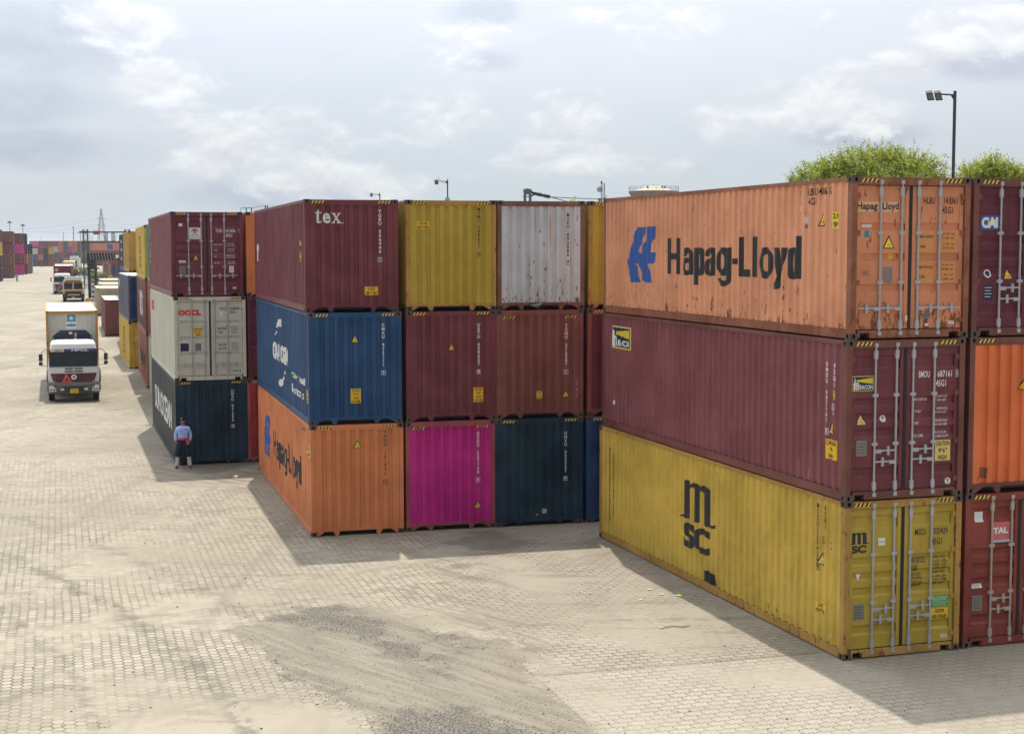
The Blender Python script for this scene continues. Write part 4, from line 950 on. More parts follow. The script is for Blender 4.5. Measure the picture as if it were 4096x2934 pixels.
# a few long curved tyre marks
for cx_, cy_, rad, wd_, st_ in ((-34.0, 12.0, 29.5, .16, .5), (-34.0, 12.0, 31.6, .16, .45), (-52, 2, 52.0, .2, .4), (-52, 2, 54.2, .2, .4), (6.0, 8.0, 21.5, .14, .35), (-20, 60, 33, .2, .3), (-20, 60, 31, .2, .3)):
    dd = t.m('ABSOLUTE', t.m('SUBTRACT', t.v('LENGTH', t.v('SUBTRACT', t.v('ADD', flat, t.v('SCALE', wob, scale=.6).outputs[0]).outputs[0], (cx_, cy_, 0)).outputs[0]).outputs['Value'], rad))
    c = t.mix(t.m('MULTIPLY', t.m('MULTIPLY', t.ramp(dd, wd_*1.6, wd_*.3), t.ramp(t.noise(t.mapv(flat,(3,3,1)), 2.6, 7, .72), .42, .56)), st_*.95), c, (.12,.11,.09))
far_d = t.ramp(t.add('ShaderNodeSeparateXYZ', {0: flat}).outputs[1], 45, 75)
c = t.mix(t.m('MULTIPLY', far_d, t.m('MULTIPLY', t.ramp(t.noise(t.mapv(flat, (2, 9, 0), sc=(.6, .35, 1)), .35, 7, .72, .6), .46, .64), .55)), c, (.215,.195,.155))
c = t.mix(t.m('MULTIPLY', far_d, t.m('MULTIPLY', t.ramp(t.noise(t.mapv(flat, (22, 9, 0), sc=(1, .4, 1)), .9, 6, .7), .54, .68), .45)), c, (.16,.15,.12))
# gravel worn patch
gsp = t.noise(t.mapv(flat, sc=(1, 1, 1)), 26, 3, .8); isg = thr('gravel', .44, .56, .6)
vor = t.add('ShaderNodeTexVoronoi', {'Vector': flat, 'Scale': 21.0}); gcol = t.mix(t.ramp(vor.outputs['Distance'], .1, .5), (.33,.296,.235), (.215,.193,.152))
gcol = t.mix(t.m('MULTIPLY', t.ramp(gsp, .53, .63), .75), gcol, (.085,.088,.086))
gcol = t.mix(t.m('MULTIPLY', t.ramp(st, .40, .64), .8), gcol, t.mix(fine, (.275,.253,.208), (.345,.318,.262)))
gcol = t.mix(t.m('MULTIPLY', t.ramp(st2, .5, .68), .45), gcol, (.20,.185,.15))
c = t.mix(isg, c, gcol)
sm_ = t.m('MULTIPLY', thr('soot', .40, .72, 1.3), t.ramp(gsp, .43, .57)); c = t.mix(t.m('MULTIPLY', sm_, .88), c, (.045,.048,.05))
c = t.mix(t.m('MULTIPLY', thr('oil', .40, .68, 1.0), .55), c, (.10,.09,.075))
ps = t.ramp(t.noise(t.mapv(flat, (8, 1, 0)), 9.0, 5, .75), .74, .78); c = t.mix(t.m('MULTIPLY', ps, .6), c, (.05,.05,.05))
# seam between the two pavings
s0, s1 = ground(2214, 2699), ground(3150, 2618); an = math.atan2(s1[1]-s0[1], s1[0]-s0[0])
sv = t.add('ShaderNodeSeparateXYZ', {0: t.mapv(t.v('SUBTRACT', flat, (s0[0], s0[1], 0)).outputs[0], rot=(0, 0, -an))})
sd_ = t.m('ABSOLUTE', t.m('ADD', sv.outputs[1], t.m('MULTIPLY', t.m('SUBTRACT', mid, .5), .05)))
sl = t.m('MULTIPLY', t.m('LESS_THAN', sd_, .028), t.m('MULTIPLY', t.m('GREATER_THAN', sv.outputs[0], 0.0), t.m('LESS_THAN', sv.outputs[0], 5.2)))
c = t.mix(t.m('MULTIPLY', sl, .7), c, (.14,.125,.10))
below = t.m('MULTIPLY', t.ramp(sv.outputs[1], -.02, -.10), isb)
c = t.mix(t.m('MULTIPLY', below, .28), c, (0.474,0.435,0.363))
c = t.mix(1.0, c, (.735,.70,.640), 'MULTIPLY')
t.l.new(c, b.inputs['Base Color']); b.inputs['Roughness'].default_value = .85; b.inputs['Specular IOR Level'].default_value = .2
hgt = t.m('ADD', t.m('MULTIPLY', rnd, t.m('MULTIPLY', jstr, -.6)), t.m('ADD', t.m('MULTIPLY', fine, .35), t.m('MULTIPLY', t.m('MULTIPLY', gsp, isg), 1.2)))
bn = t.add('ShaderNodeBump', {'Strength': .55, 'Distance': .02, 'Height': hgt}); t.l.new(bn.outputs[0], b.inputs['Normal'])

# loose dark stones
random.seed(5); mb = MB()
def stone(mb, x, y, r, z=0):
    k = len(mb.v); a = random.random()*6.28; pts = []
    for i in range(5): tt = a+i*2*math.pi/5; q = r*random.uniform(.7, 1.15); pts.append((x+q*math.cos(tt), y+q*math.sin(tt), z+r*.05))
    mb.v += pts + [(x+r*.15, y-r*.1, z+r*random.uniform(.55, .9))]
    for i in range(5): mb.f.append((k+i, k+(i+1) % 5, k+5)); mb.m.append(0)
n = 0
while n < 4200:
    u = random.uniform(900, 2700); v = random.uniform(2380, 2960); x, y, z = ground(u, v)
    dg = pdist(x, y, GRAVEL[0]); ds_ = max(pdist(x, y, q) for q in SOOT); pb = .9 if ds_ > 0 else (.16 if dg > 0 else (.12 if dg > -.4 else .004))
    if random.random() < pb: stone(mb, x, y, random.choice((.005, .006, .007, .009, .012, .017))); n += 1
for _ in range(330):
    u = random.uniform(0, 4096); v = random.uniform(1750, 2934); x, y, z = ground(u, v); stone(mb, x, y, random.choice((.008, .010, .014, .02, .03)))
tag(mb.build('gravel', plain('dark gravel', (.060,.062,.064), .8, var=.5, nscale=3)), 'dark loose gravel scattered over the worn patch of paving', 'gravel', kind='stuff')
# litter
def litter(name, u, v, r, mat, label, n=6, cat='litter'):
    x, y, z = ground(u, v); mb = MB(); random.seed(int(u)); ring = []
    for i in range(n): tt = 2*math.pi*i/n; q = r*random.uniform(.5, 1.2); ring.append((q*math.cos(tt), q*.8*math.sin(tt), random.uniform(.01, r*.5)))
    for i in range(n): mb.face([ring[i], ring[(i+1) % n], (0, 0, r*.45)])
    mb.face([(p[0], p[1], .005) for p in ring]); o = mb.build(name, mat); o.location = (x, y, z); return tag(o, label, cat)
lm = plain('dry leaf', (.50,.52,.14), .7); wm_ = plain('plastic bag', (.66,.66,.60), .5)
for i, (u, v, r) in enumerate([(2598,2358,.07),(2649,2378,.06),(2717,2383,.09),(2560,2399,.045)]):
    tag(litter('leaf', u, v, r, lm, ['yellow green leaf scrap farthest from the camera near the shadow edge','yellow green leaf scrap in the middle of the four by the shadow edge','largest yellow green leaf scrap, touching the shadow edge','smallest yellow green leaf scrap on the sunlit paving'][i], 5), group='leaf scraps on the paving')
litter('plastic_scrap', 592, 1701, .14, plain('green plastic', (.04,.30,.20), .4), 'green plastic scrap on the ground in the shade beside the guard stack')
litter('torn_bag', 2645, 2512, .07, plain('grey plastic', (.30,.28,.24), .6), 'pale torn plastic strip on the paving in front of the yellow container', 7)
litter('rubble_lump', 946, 1908, .13, plain('concrete lump', (.5,.46,.38), .9), 'pale lump of rubble at the edge of the shadow left of the blue emblem', 6, 'rubble')
litter('white_rag', 1760, 2108, .16, wm_, 'grey rag lying under the magenta container end')
litter('paper_ball', 1858, 2294, .03, wm_, 'tiny white paper scrap below the dark hole in the paving')
mb = MB(); mb.path([(0,0,.02),(.18,.05,.03),(.33,.02,.02),(.5,.09,.03)], .012, 5); o = mb.build('stick', plain('dry wood', (.30,.26,.2), .8)); g_ = ground(2660, 2510); o.location = g_; tag(o, 'thin dry stick on the paving beside the torn plastic strip', 'stick')

# ================================================================== lorries
def rring(z, hw, y0, y1, r, n=4):
    pts = []
    for cx, cy, a0 in ((hw-r, y0+r, -90), (hw-r, y1-r, 0), (-hw+r, y1-r, 90), (-hw+r, y0+r, 180)):
        for i in range(n+1):
            a = R(a0+90*i/n); pts.append((cx+r*math.cos(a), cy+r*math.sin(a), z))
    return pts
Mx('cab white', (.66,.66,.64), .35, var=.05); Mx('cab cream', (.58,.44,.27), .5, var=.12); Mx('windscreen', (.012,.018,.020), .12, var=.6, nscale=1.8, spec=.4)
Mx('black plastic', (.030,.031,.034), .5); Mx('grey plastic', (.10,.105,.11), .5); Mx('chassis', (.045,.042,.042), .7, var=.4); Mx('tyre', (.022,.021,.021), .85, var=.3); Mx('rim', (.12,.10,.09), .6, .3)
Mx('headlight glass', (.62,.64,.62), .12, var=.15, nscale=20); Mx('grille red', (.42,.02,.09), .4); Mx('plate yellow', (.80,.50,.02), .5, var=.05); Mx('chrome', (.6,.6,.6), .2, .8); Mx('visor cream', (.62,.50,.34), .5); Mx('visor navy', (.035,.035,.11), .5)
Mx('lamp pink', (.62,.12,.25), .4)
def wheel(par, x, y, side):
    e = MB(); s = side
    e.tube((x-.14, y, .50), (x+.14, y, .50), .50, 24); w_ = e.build('wheel', M['tyre'], par)
    e = MB(); e.tube((x+s*.145, y, .50), (x+s*.155, y, .50), .29, 16); e.tube((x+s*.15, y, .5), (x+s*.20, y, .5), .10, 10); e.build('rim', M['rim'], w_)
def panel(mb, x0, x1, z0, z1, yf0, yf1, mi=0, t=.015):
    """slightly proud plate lying on the sloping cab front"""
    mb.face([(x0, yf0-t, z0), (x1, yf0-t, z0), (x1, yf1-t, z1), (x0, yf1-t, z1)], mi)
def truck(loc, th, label, style='modern', sc=1.0, trailer=12.0, group='lorries on the yard road'):
    e = empty('truck', loc, R(th), label, 'truck', group); e.scale = (sc,)*3
    cabm = M['cab white'] if style != 'old' else M['cab cream']
    if style == 'modern':
        mb = MB(); mb.loft([rring(.95, 1.20, .02, 1.95, .10), rring(1.40, 1.22, .00, 1.95, .12), rring(1.70, 1.20, .02, 1.95, .14), rring(2.30, 1.13, .20, 1.95, .14), rring(2.60, 1.09, .29, 1.95, .16), rring(2.80, 1.06, .36, 1.93, .2), rring(2.92, .98, .50, 1.86, .25), rring(2.96, .80, .75, 1.6, .25)])
        mb.build('cab', cabm, e, smooth=False)
        mb = MB(); mb.loft([rring(.95, 1.28, .05, 1.4, .12), rring(1.50, 1.27, .10, 1.4, .12), rring(1.62, 1.235, .25, 1.35, .1)]); mb.build('front_wing', M['grey plastic'], e)
        yf = lambda z: .02+(z-1.70)*(.29-.02)/(2.60-1.70)
        mb = MB(); panel(mb, -1.11, 1.11, 1.74, 2.55, yf(1.74), yf(2.55), t=.02); ws = mb.build('windscreen', M['windscreen'], e)
        mb = MB(); panel(mb, -1.12, 1.12, 1.72, 1.775, yf(1.72), yf(1.775), 0, .03); panel(mb, -1.14, -1.10, 1.775, 2.55, yf(1.775), yf(2.55), 0, .03); panel(mb, 1.10, 1.14, 1.775, 2.55, yf(1.775), yf(2.55), 0, .03)
        mb.build('windscreen_frame', M['black plastic'], e)
        for x0 in (-.55, .25):
            mb = MB(); mb.tube((x0, yf(1.76)-.05, 1.77), (x0+.62, yf(1.88)-.05, 1.86), .012, 5); mb.build('wiper', M['black plastic'], e)
        mb = MB(); panel(mb, -1.08, -.43, 2.44, 2.57, yf(2.44), yf(2.57), 0, .035); panel(mb, -.43, 1.09, 2.44, 2.57, yf(2.44), yf(2.57), 1, .035)
        vs = mb.build('sun_visor', [M['visor cream'], M['visor navy']], e)
        mb = MB()
        for p_ in fit(text_tris('HPCL', .03), -.08, 2.455, .72, 2.56): mb.face([(a, yf(q)-.045, q) for a, q in p_])
        mb.build('visor_lettering', M['white mark'], vs)
        mb = MB()
        for p_ in fit(text_tris('OM SAI', .02), -.90, 2.46, -.55, 2.55): mb.face([(a, yf(q)-.045, q) for a, q in p_])
        mb.build('visor_lettering', M['brown mark'], vs)
        mb = MB(); panel(mb, .06, .62, 1.80, 2.42, yf(1.80), yf(2.42), 0, .024)
        # bonnet slots, grille
        mb = MB()
        for z0, z1 in ((1.60,1.65),(1.46,1.52)):
            for x0, x1 in ((-.42,-.03),(.03,.42)): mb.box(x0, -.022, z0, x1, .01, z1)
        mb.build('air_slot', M['visor navy'], e)
        mb = MB(); mb.prism([(-1.08,1.40),(1.08,1.40),(.96,1.04),(.80,.98),(-.80,.98),(-.96,1.04)], 'y', -.025, .02); gr = mb.build('grille', M['black plastic'], e)
        mb = MB()
        for z, hw in ((1.365,.98),(1.285,.93),(1.205,.90),(1.125,.87),(1.035,.84)): mb.box(-hw, -.045, z-.006, hw, -.025, z+.006)
        mb.prism([(-.98,1.37),(-.95,1.37),(-.84,1.04),(-.87,1.04)], 'y', -.05, -.045); mb.prism([(.95,1.37),(.98,1.37),(.87,1.04),(.84,1.04)], 'y', -.05, -.045)
        mb.build('grille_bar', M['grille red'], gr)
        mb = MB(); mb.tube((0, -.07, 1.22), (0, -.03, 1.22), .13, 20); mb.build('badge', M['chrome'], gr)
        mb = MB(); mb.tube((0, -.075, 1.22), (0, -.071, 1.22), .05, 12); mb.build('badge_hub', M['visor navy'], gr)
        mb = MB(); mb.prism([(-.56,.97),(-.08,.97),(-.36,1.40)], 'y', -.085, -.075); tr_ = mb.build('warning_triangle', plain('triangle red', (.66,.09,.05), .5), e)
        mb = MB(); mb.prism([(-.43,1.04),(-.23,1.04),(-.345,1.21)], 'y', -.095, -.086); mb.build('triangle_window', M['black plastic'], tr_)
        mb = MB(); mb.loft([rring(.42, 1.18, -.10, .5, .10), rring(.62, 1.26, -.16, .6, .12), rring(.85, 1.26, -.14, .6, .12), rring(.96, 1.22, -.08, .5, .12)]); bp = mb.build('bumper', M['grey plastic'], e)
        mb = MB(); mb.box(-.60, -.175, .52, .60, -.15, .76); mb.build('bumper_opening', M['black plastic'], bp)
        for s in (-1, 1):
            mb = MB(); mb.prism([(s*1.17,.52),(s*1.17,.84),(s*.97,.82),(s*.86,.66),(s*.82,.54)], 'y', -.185, -.14); h_ = mb.build('headlight', M['headlight glass'], e)
            mb = MB(); mb.tube((s*1.08, -.195, .62), (s*1.08, -.186, .62), .05, 12); mb.tube((s*.94, -.195, .62), (s*.94, -.186, .62), .05, 12); mb.build('bulb', M['grey plastic'], h_)
            mb = MB(); mb.box(s*.55-.08, -.20, .58, s*.55+.08, -.15, .69); mb.build('fog_lamp', M['headlight glass'], e)
            mb = MB(); mb.box(s*1.0-.10, -.18, .87, s*1.0+.10, -.12, .90); mb.build('marker_lamp', M['lamp pink'], e)
        mb = MB(); mb.box(-.19, -.20, .44, .19, -.18, .66); pl = mb.build('number_plate', M['plate yellow'], e)
        mb = MB()
        for tt, z0, z1 in (('RJ 09', .57, .64), ('GC 0871', .47, .54)):
            for p_ in fit(text_tris(tt, .02), -.13, z0, .13, z1): mb.face([(a, -.203, q) for a, q in p_])
        mb.build('plate_lettering', M['black mark'], pl)
        for s in (-1, 1):
            mb = MB(); mb.path([(s*1.12, .25, 2.55), (s*1.35, .05, 2.54), (s*1.50, .0, 2.40)], .016, 6); mb.path([(s*1.50, .0, 2.40), (s*1.52, 0, 1.80), (s*1.20, .12, 1.78)], .014, 6)
            mi = mb.build('mirror_arm', M['black plastic'], e)
            mb = MB(); mb.box(s*1.52-.09, -.06, 2.02, s*1.52+.09, .02, 2.36); mb.box(s*1.52-.09, -.06, 1.82, s*1.52+.09, .02, 1.98); mb.build('mirror', M['black plastic'], mi)
    elif style == 'old':
        mb = MB(); mb.loft([rring(.95, 1.18, .02, 1.9, .08), rring(1.55, 1.20, .00, 1.9, .10), rring(2.45, 1.14, .12, 1.9, .12), rring(2.62, 1.08, .20, 1.9, .16), rring(2.70, .9, .40, 1.8, .2)])
        mb.build('cab', cabm, e); yf = lambda z: (z-1.55)*.133
        for s in (-1, 1):
            mb = MB(); a, b_ = sorted((s*.08, s*1.04)); panel(mb, a, b_, 1.52, 2.22, yf(1.52), yf(2.22), 0, .02); mb.build('windscreen', M['windscreen'], e)
            mb = MB(); panel(mb, a, b_, 2.22, 2.32, yf(2.22), yf(2.32), 0, .03); mb.build('red_stripe', plain('red stripe', (.52,.07,.05), .5), e)
            mb = MB(); mb.box(s*.95-.12, -.12, .70, s*.95+.12, -.06, .90); mb.build('headlight', M['headlight glass'], e)
            mb = MB(); mb.box(s*1.33-.06, .0, 1.55, s*1.33+.06, .06, 1.95); mb.tube((s*1.12, .1, 1.95), (s*1.33, .03, 1.95), .012, 5); mb.build('mirror', M['black plastic'], e)
        mb = MB(); mb.prism([(-1.0,2.36),(1.0,2.36),(.8,2.56),(-.8,2.56)], 'y', -.02, .14); mb.build('top_board', plain('green board', (.10,.15,.08), .6), e)
        mb = MB(); mb.box(-.98, .30, 2.68, 1.0, 1.6, 2.98); mb.build('roof_box', M['cab white'], e)
        mb = MB(); mb.box(-.95, -.05, .92, .95, .0, 1.28); mb.build('grille', M['black plastic'], e)
        mb = MB(); mb.box(-1.22, -.14, .42, 1.22, .25, .92); bp = mb.build('bumper', plain('dark bumper', (.03,.03,.05), .6), e)
        mb = MB(); mb.box(-.62, -.17, .78, .72, -.14, .92); mb.build('bumper_bar', M['cab cream'], bp)
        mb = MB(); mb.box(-.16, -.17, .44, .16, -.145, .60); mb.build('number_plate', M['plate yellow'], e)
        mb = MB(); mb.box(-1.22, 2.3, 1.1, 1.22, 9.5, 1.7); mb.build('load_bed', M['cab cream'], e)
    mb = MB(); mb.box(-.45, .5, .55, .45, 2.4+trailer, .80); mb.box(-1.15, 2.3, .95, 1.15, 2.35+trailer, 1.10); mb.box(-.5, 2.35, .8, .5, 2.3+trailer, .95)
    mb.build('chassis', M['chassis'], e)
    for y in (1.15, 4.6) + ((10.4, 11.6, 12.8) if trailer > 9 else (7.6,)):
        for s in (-1, 1): wheel(e, s*1.05, y, s)
    return e
def local(e, x, y, z):
    return (e.location[0]+e.scale[0]*(x*math.cos(e.rotation_euler[2])-y*math.sin(e.rotation_euler[2])), e.location[1]+e.scale[0]*(x*math.sin(e.rotation_euler[2])+y*math.cos(e.rotation_euler[2])), e.location[2]+e.scale[0]*z)
TH = 17.2
t1 = truck((-21.35, 71.9, 0), TH, 'white lorry with red grille bars, red triangle and yellow plate, nearest on the road')
# its refrigerated load
cpaint('reefer', (.52,.53,.48), seed=41, rust=.25, streak=.3, streakcol=(.40,.30,.14)); cpaint('reefer frame', (.46,.24,.055), seed=42, rust=.65, streak=.3); M['unit blue'] = plain('unit blue', (.02,.045,.10), .6, var=.4, nscale=2)
e = empty('reefer_container', local(t1, -1.255, 2.35, 1.34), R(TH), 'dirty cream refrigerated container with star sign riding on the nearest white lorry', 'container'); e.scale = (1.03, 1, 1.04)
Hh, LL = 2.896, CL; fr = M['reefer frame']; rf = M['reefer']
shared(('frx', 1), lambda: g_frame(Hh, LL, False, False), 'frame', [fr], e)
for cx in (0, 1):
    for cz in (0, 1): shared(('ca', Hh, LL, cx, 0, cz), lambda: g_casting(Hh, LL, cx, 0, cz), 'corner_casting', [M['reefer frame'], M['hole']], e)
    mb = MB(); mb.box(.015 if cx == 0 else CW-.06, .178, .187, .06 if cx == 0 else CW-.015, LL-.17, Hh-.085); mb.build('side_panel', rf, e)
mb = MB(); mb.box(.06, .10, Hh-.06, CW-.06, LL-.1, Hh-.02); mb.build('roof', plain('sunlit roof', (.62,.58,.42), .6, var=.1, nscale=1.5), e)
mb = MB(); mb.box(.115, .14, .19, CW-.115, .30, Hh-.15); mb.build('end_panel', rf, e)
mb = MB(); mb.box(.06, LL-.2, .19, CW-.06, LL-.1, Hh-.1); mb.build('back_panel', rf, e)
for x0, z0, x1, z1, dy in ((.48,2.30,.86,2.68,.02), (1.56,2.30,1.96,2.70,.02), (.50,2.02,.86,2.27,.03), (.30,.5,.40,2.7,.04), (2.04,.5,2.14,2.7,.04), (1.46,2.02,1.95,2.27,.012)):
    mb = MB(); mb.box(x0, .14-dy, z0, x1, .14, z1); mb.build('access_panel', rf, e)
mb = MB(); mb.box(.96, .11, 2.02, 1.42, .14, 2.73); mb.build('sign_board', M['white mark'], e)
mb = MB(); mb.box(.99, .10, 2.36, 1.39, .11, 2.70); sg = mb.build('star_sign', plain('star blue', (.04,.25,.42), .5, var=.05), e)
pts = []
for i in range(14): rr_ = .155 if i % 2 == 0 else .06; aa = math.pi/2+i*math.pi/7; pts.append((1.19+rr_*math.cos(aa), 2.53+rr_*math.sin(aa)))
mb = MB()
for p_ in tess(pts): mb.face([(a, .094, q) for a, q in p_])
mb.build('star', M['white mark'], sg)
mb = MB(); mb.face([(1.19+.23*math.cos(a_), .104, 2.19+.065*math.sin(a_)) for a_ in [2*math.pi*i/24 for i in range(24)]]); ov = mb.build('oval_badge', M['blue mark'], e)
mb = MB()
for p_ in fit(text_tris('Carrier', .02), 1.05, 2.165, 1.33, 2.215): mb.face([(a, .099, q) for a, q in p_])
mb.build('badge_lettering', M['white mark'], ov)
mb = MB(); mb.prism([(.30,.25),(.30,1.68),(.66,1.95),(1.84,1.95),(2.14,1.68),(2.14,.25)], 'y', .10, .14); mb.build('cooling_unit', M['unit blue'], e)
mb = MB(); mb.tube((.92, .085, 1.55), (.92, .10, 1.55), .27, 22); fn_ = mb.build('fan', M['black plastic'], e)
mb = MB(); mb.tube((.92, .07, 1.55), (.92, .085, 1.55), .07, 10); mb.build('fan_hub', M['grey plastic'], fn_)
for x0, z0, x1, z1, mt in ((1.06,1.76,1.22,1.87,'white mark'),(1.33,1.62,1.42,1.83,'pale yellow sticker'),(1.29,1.40,1.41,1.58,'white mark'),(1.55,1.34,2.04,1.50,'white mark'),(1.60,1.60,1.86,1.80,'black plastic'),(.44,1.46,.58,1.50,'white mark')):
    mb = MB(); mb.box(x0, .075, z0, x1, .10, z1); mb.build('unit_box', M[mt], e)
# middle distance lorries
def place(u, v): x, y, z = ground(u, v); return (x, y, z)
t2 = truck(place(294, 1207), 15.5, 'cream old-style lorry with split windscreen under red stripes, right of the white one', 'old', trailer=7, sc=1.02)
t3 = truck(place(250, 1176), 15.5, 'white lorry with dark windscreen hauling a maroon container, partly behind the cream one')
ct = container(local(t3, -1.219, 2.35, 1.12), R(15.5), M['plum'], 'maroon container end riding on the distant white lorry', lite=True, hazard=False, H=2.896); ct['e']['group'] = 'containers carried on lorries'
for o in ct['e'].children:
    if o.name.startswith('roof'): o.material_slots[0].material = M['dirty white']
caution(ct, .25, 2.1, .65, 2.5, ["9'6"], mat='pale yellow sticker')
t4 = truck(place(273, 1110), 14.5, 'lorry with beige sheeted load, farthest of the lorries on the road')
mb = MB(); mb.loft([rring(1.15, 1.25, 2.3, 12.5, .1), rring(3.3, 1.25, 2.3, 12.5, .1), rring(3.6, 1.22, 2.3, 12.4, .2), rring(3.75, .9, 2.5, 12.2, .3)]); mb.build('tarpaulin', plain('tarpaulin', (.56,.42,.22), .8, var=.25, nscale=1.0), t4)

# ================================================================== the guard
def skinbody(name, pts, edges, mat, parent=None, sub=2):
    """tapering limbs grown over a skeleton: pts = (position, radius), first point is the root"""
    me = bpy.data.meshes.new(name); me.from_pydata([p[0] for p in pts], edges, [])
    o = bpy.data.objects.new(name, me); COL.objects.link(o)
    m_ = o.modifiers.new('skin', 'SKIN'); lay = me.skin_vertices[0].data
    for i, p in enumerate(pts):
        r = p[1]; lay[i].radius = r if isinstance(r, tuple) else (r, r); lay[i].use_root = (i == 0)
    m_.use_smooth_shade = True
    s_ = o.modifiers.new('sub', 'SUBSURF'); s_.levels = sub
    dg = bpy.context.evaluated_depsgraph_get(); dg.update()
    nm = bpy.data.meshes.new_from_object(o.evaluated_get(dg)); o.modifiers.clear(); o.data = nm; bpy.data.meshes.remove(me)
    nm.materials.clear(); nm.materials.append(mat); nm.polygons.foreach_set('use_smooth', [True]*len(nm.polygons))
    if parent: o.parent = parent
    return o
skin = plain('skin', (.30,.155,.10), .55, var=.1); shirt = plain('shirt cloth', (.38,.52,.90), .8, var=.12, nscale=9); trous = plain('trouser cloth', (.012,.022,.042), .85, var=.3)
gait = plain('gaiter cloth', (.58,.57,.53), .8, var=.1); shoe = plain('shoe leather', (.09,.075,.055), .6); beret = plain('beret felt', (.008,.012,.022), .8); sash = plain('sash cloth', (.38,.010,.035), .7); hairm = plain('hair', (.012,.010,.009), .7)
gx0, gy0, _ = ground(733, 1872)
pe = empty('person', (gx0, gy0+.05, 0), R(11), 'man in light blue shirt, red striped sash and white gaiters, hands in pockets', 'person')
B = [((0,0,.93), (.150,.105)), ((0,-.01,1.10), (.140,.105)), ((0,0,1.30), (.145,.095)), ((0,0,1.43), (.075,.065)), ((0,-.005,1.50), .052), ((0,-.012,1.575), (.072,.085)), ((0,-.008,1.655), (.070,.082))]
Ed = [(0,1),(1,2),(2,3),(3,4),(4,5),(5,6)]
for s in (-1, 1):
    k = len(B); B += [((s*.175,0,1.355), .052), ((s*.248,.035,1.13), .043), ((s*.222,-.045,.925), .031), ((s*.200,-.035,.865), (.034,.022))]
    Ed += [(2,k),(k,k+1),(k+1,k+2),(k+2,k+3)]
    for f in range(4):
        q = len(B); fx = s*(.165+.012*f); B += [((fx,-.045-.004*f,.815), .0085), ((fx-s*.008,-.04,.785+.004*abs(f-1.5)), .008)]; Ed += [(k+3,q),(q,q+1)]
    q = len(B); B += [((s*.165,-.060,.845), .010), ((s*.150,-.062,.815), .009)]; Ed += [(k+3,q),(q,q+1)]
    k = len(B); B += [((s*.095,0,.88), .098), ((s*.165,-.02,.50), .062), ((s*.205,.015,.12), .042), ((s*.225,-.035,.055), .040), ((s*.245,-.13,.035), .034)]; Ed += [(0,k),(k,k+1),(k+1,k+2),(k+2,k+3),(k+3,k+4)]
body = skinbody('body', B, Ed, skin, pe)
sh = [((0,-.005,.97), (.185,.145)), ((0,-.005,1.05), (.188,.150)), ((0,-.01,1.15), (.182,.145)), ((0,.0,1.30), (.185,.130)), ((0,.0,1.395), (.165,.115)), ((0,.0,1.465), (.080,.075))]; se = [(0,1),(1,2),(2,3),(3,4),(4,5)]
for s in (-1, 1):
    k = len(sh); sh += [((s*.185,0,1.37), .080), ((s*.252,.035,1.13), .062), ((s*.232,-.045,.93), .050)]; se += [(3,k),(k,k+1),(k+1,k+2)]
o = skinbody('shirt', sh, se, shirt, pe)
for s in (-1, 1):
    mb = MB(); mb.face([(s*.01,-.122,1.40),(s*.09,-.105,1.445),(s*.10,-.128,1.385),(s*.045,-.146,1.35)]); mb.build('collar', shirt, o)
    mb = MB(); mb.box(s*.085-.045, -.158, 1.22, s*.085+.045, -.148, 1.30); mb.build('pocket', shirt, o)
mb = MB(); mb.box(.075, -.160, 1.315, .115, -.135, 1.36); mb.build('badge', plain('badge red', (.25,.02,.02), .6), o)
mb = MB(); mb.tube((0,-.155,1.28), (0,-.155,1.12), .006, 4); mb.build('button_strip', shirt, o)
tr = [((0,0,1.03), (.185,.150)), ((0,0,.95), (.200,.160)), ((0,0,.88), (.195,.150))]; te = [(0,1),(1,2)]
for s in (-1, 1):
    k = len(tr); tr += [((s*.115,-.01,.80), .135), ((s*.155,-.01,.62), .125), ((s*.188,-.005,.44), .112), ((s*.190,-.005,.38), .105)]; te += [(2,k),(k,k+1),(k+1,k+2),(k+2,k+3)]
skinbody('trousers', tr, te, trous, pe)
for s in (-1, 1):
    skinbody('gaiter', [((s*.178,.0,.47), .080), ((s*.195,.005,.28), .068), ((s*.208,.0,.13), (.066,.075)), ((s*.215,-.03,.085), (.06,.085))], [(0,1),(1,2),(2,3)], gait, pe)
    skinbody('shoe', [((s*.21,.03,.045), .045), ((s*.222,-.06,.045), .048), ((s*.25,-.16,.035), .036)], [(0,1),(1,2)], shoe, pe)
mb = MB(); n = 24
def oval(z, a, b_): return [(a*math.cos(2*math.pi*i/n), b_*math.sin(2*math.pi*i/n), z) for i in range(n)]
mb.loft([oval(.975,.200,.172), oval(.99,.208,.180), oval(1.03,.205,.178), oval(1.05,.198,.170)]); sa = mb.build('sash', sash, pe, True)
mb = MB(); mb.prism([(.06,1.02),(.17,1.0),(.235,.84),(.14,.80),(.10,.88)], 'y', -.185, -.15); mb.build('sash_end', sash, sa)
mb = MB()
for i in range(9):
    a = R(-145+i*12.5); x, y = .212*math.cos(a), .184*math.sin(a); mb.face([(x-.005,y-.004,.98),(x+.005,y-.004,.98),(x+.005,y-.004,1.045),(x-.005,y-.004,1.045)])
for i in range(4): z = .965-i*.035; mb.face([(.105+.012*i,-.188,z-.02),(.19+.01*i,-.188,z),(.19+.01*i,-.188,z+.010),(.105+.012*i,-.188,z-.010)])
mb.build('sash_stripes', plain('sash pink', (.72,.35,.36), .7), sa)
mb = MB(); mb.loft([oval(1.665,.082,.092), oval(1.69,.098,.105), oval(1.715,.092,.10), oval(1.73,.05,.06)]); br = mb.build('beret', beret, pe, True)
mb = MB(); mb.face([(-.045+.016*math.cos(t_), -.108, 1.695+.022*math.sin(t_)) for t_ in [2*math.pi*i/10 for i in range(10)]]); mb.build('cap_badge', M['chrome'], br)
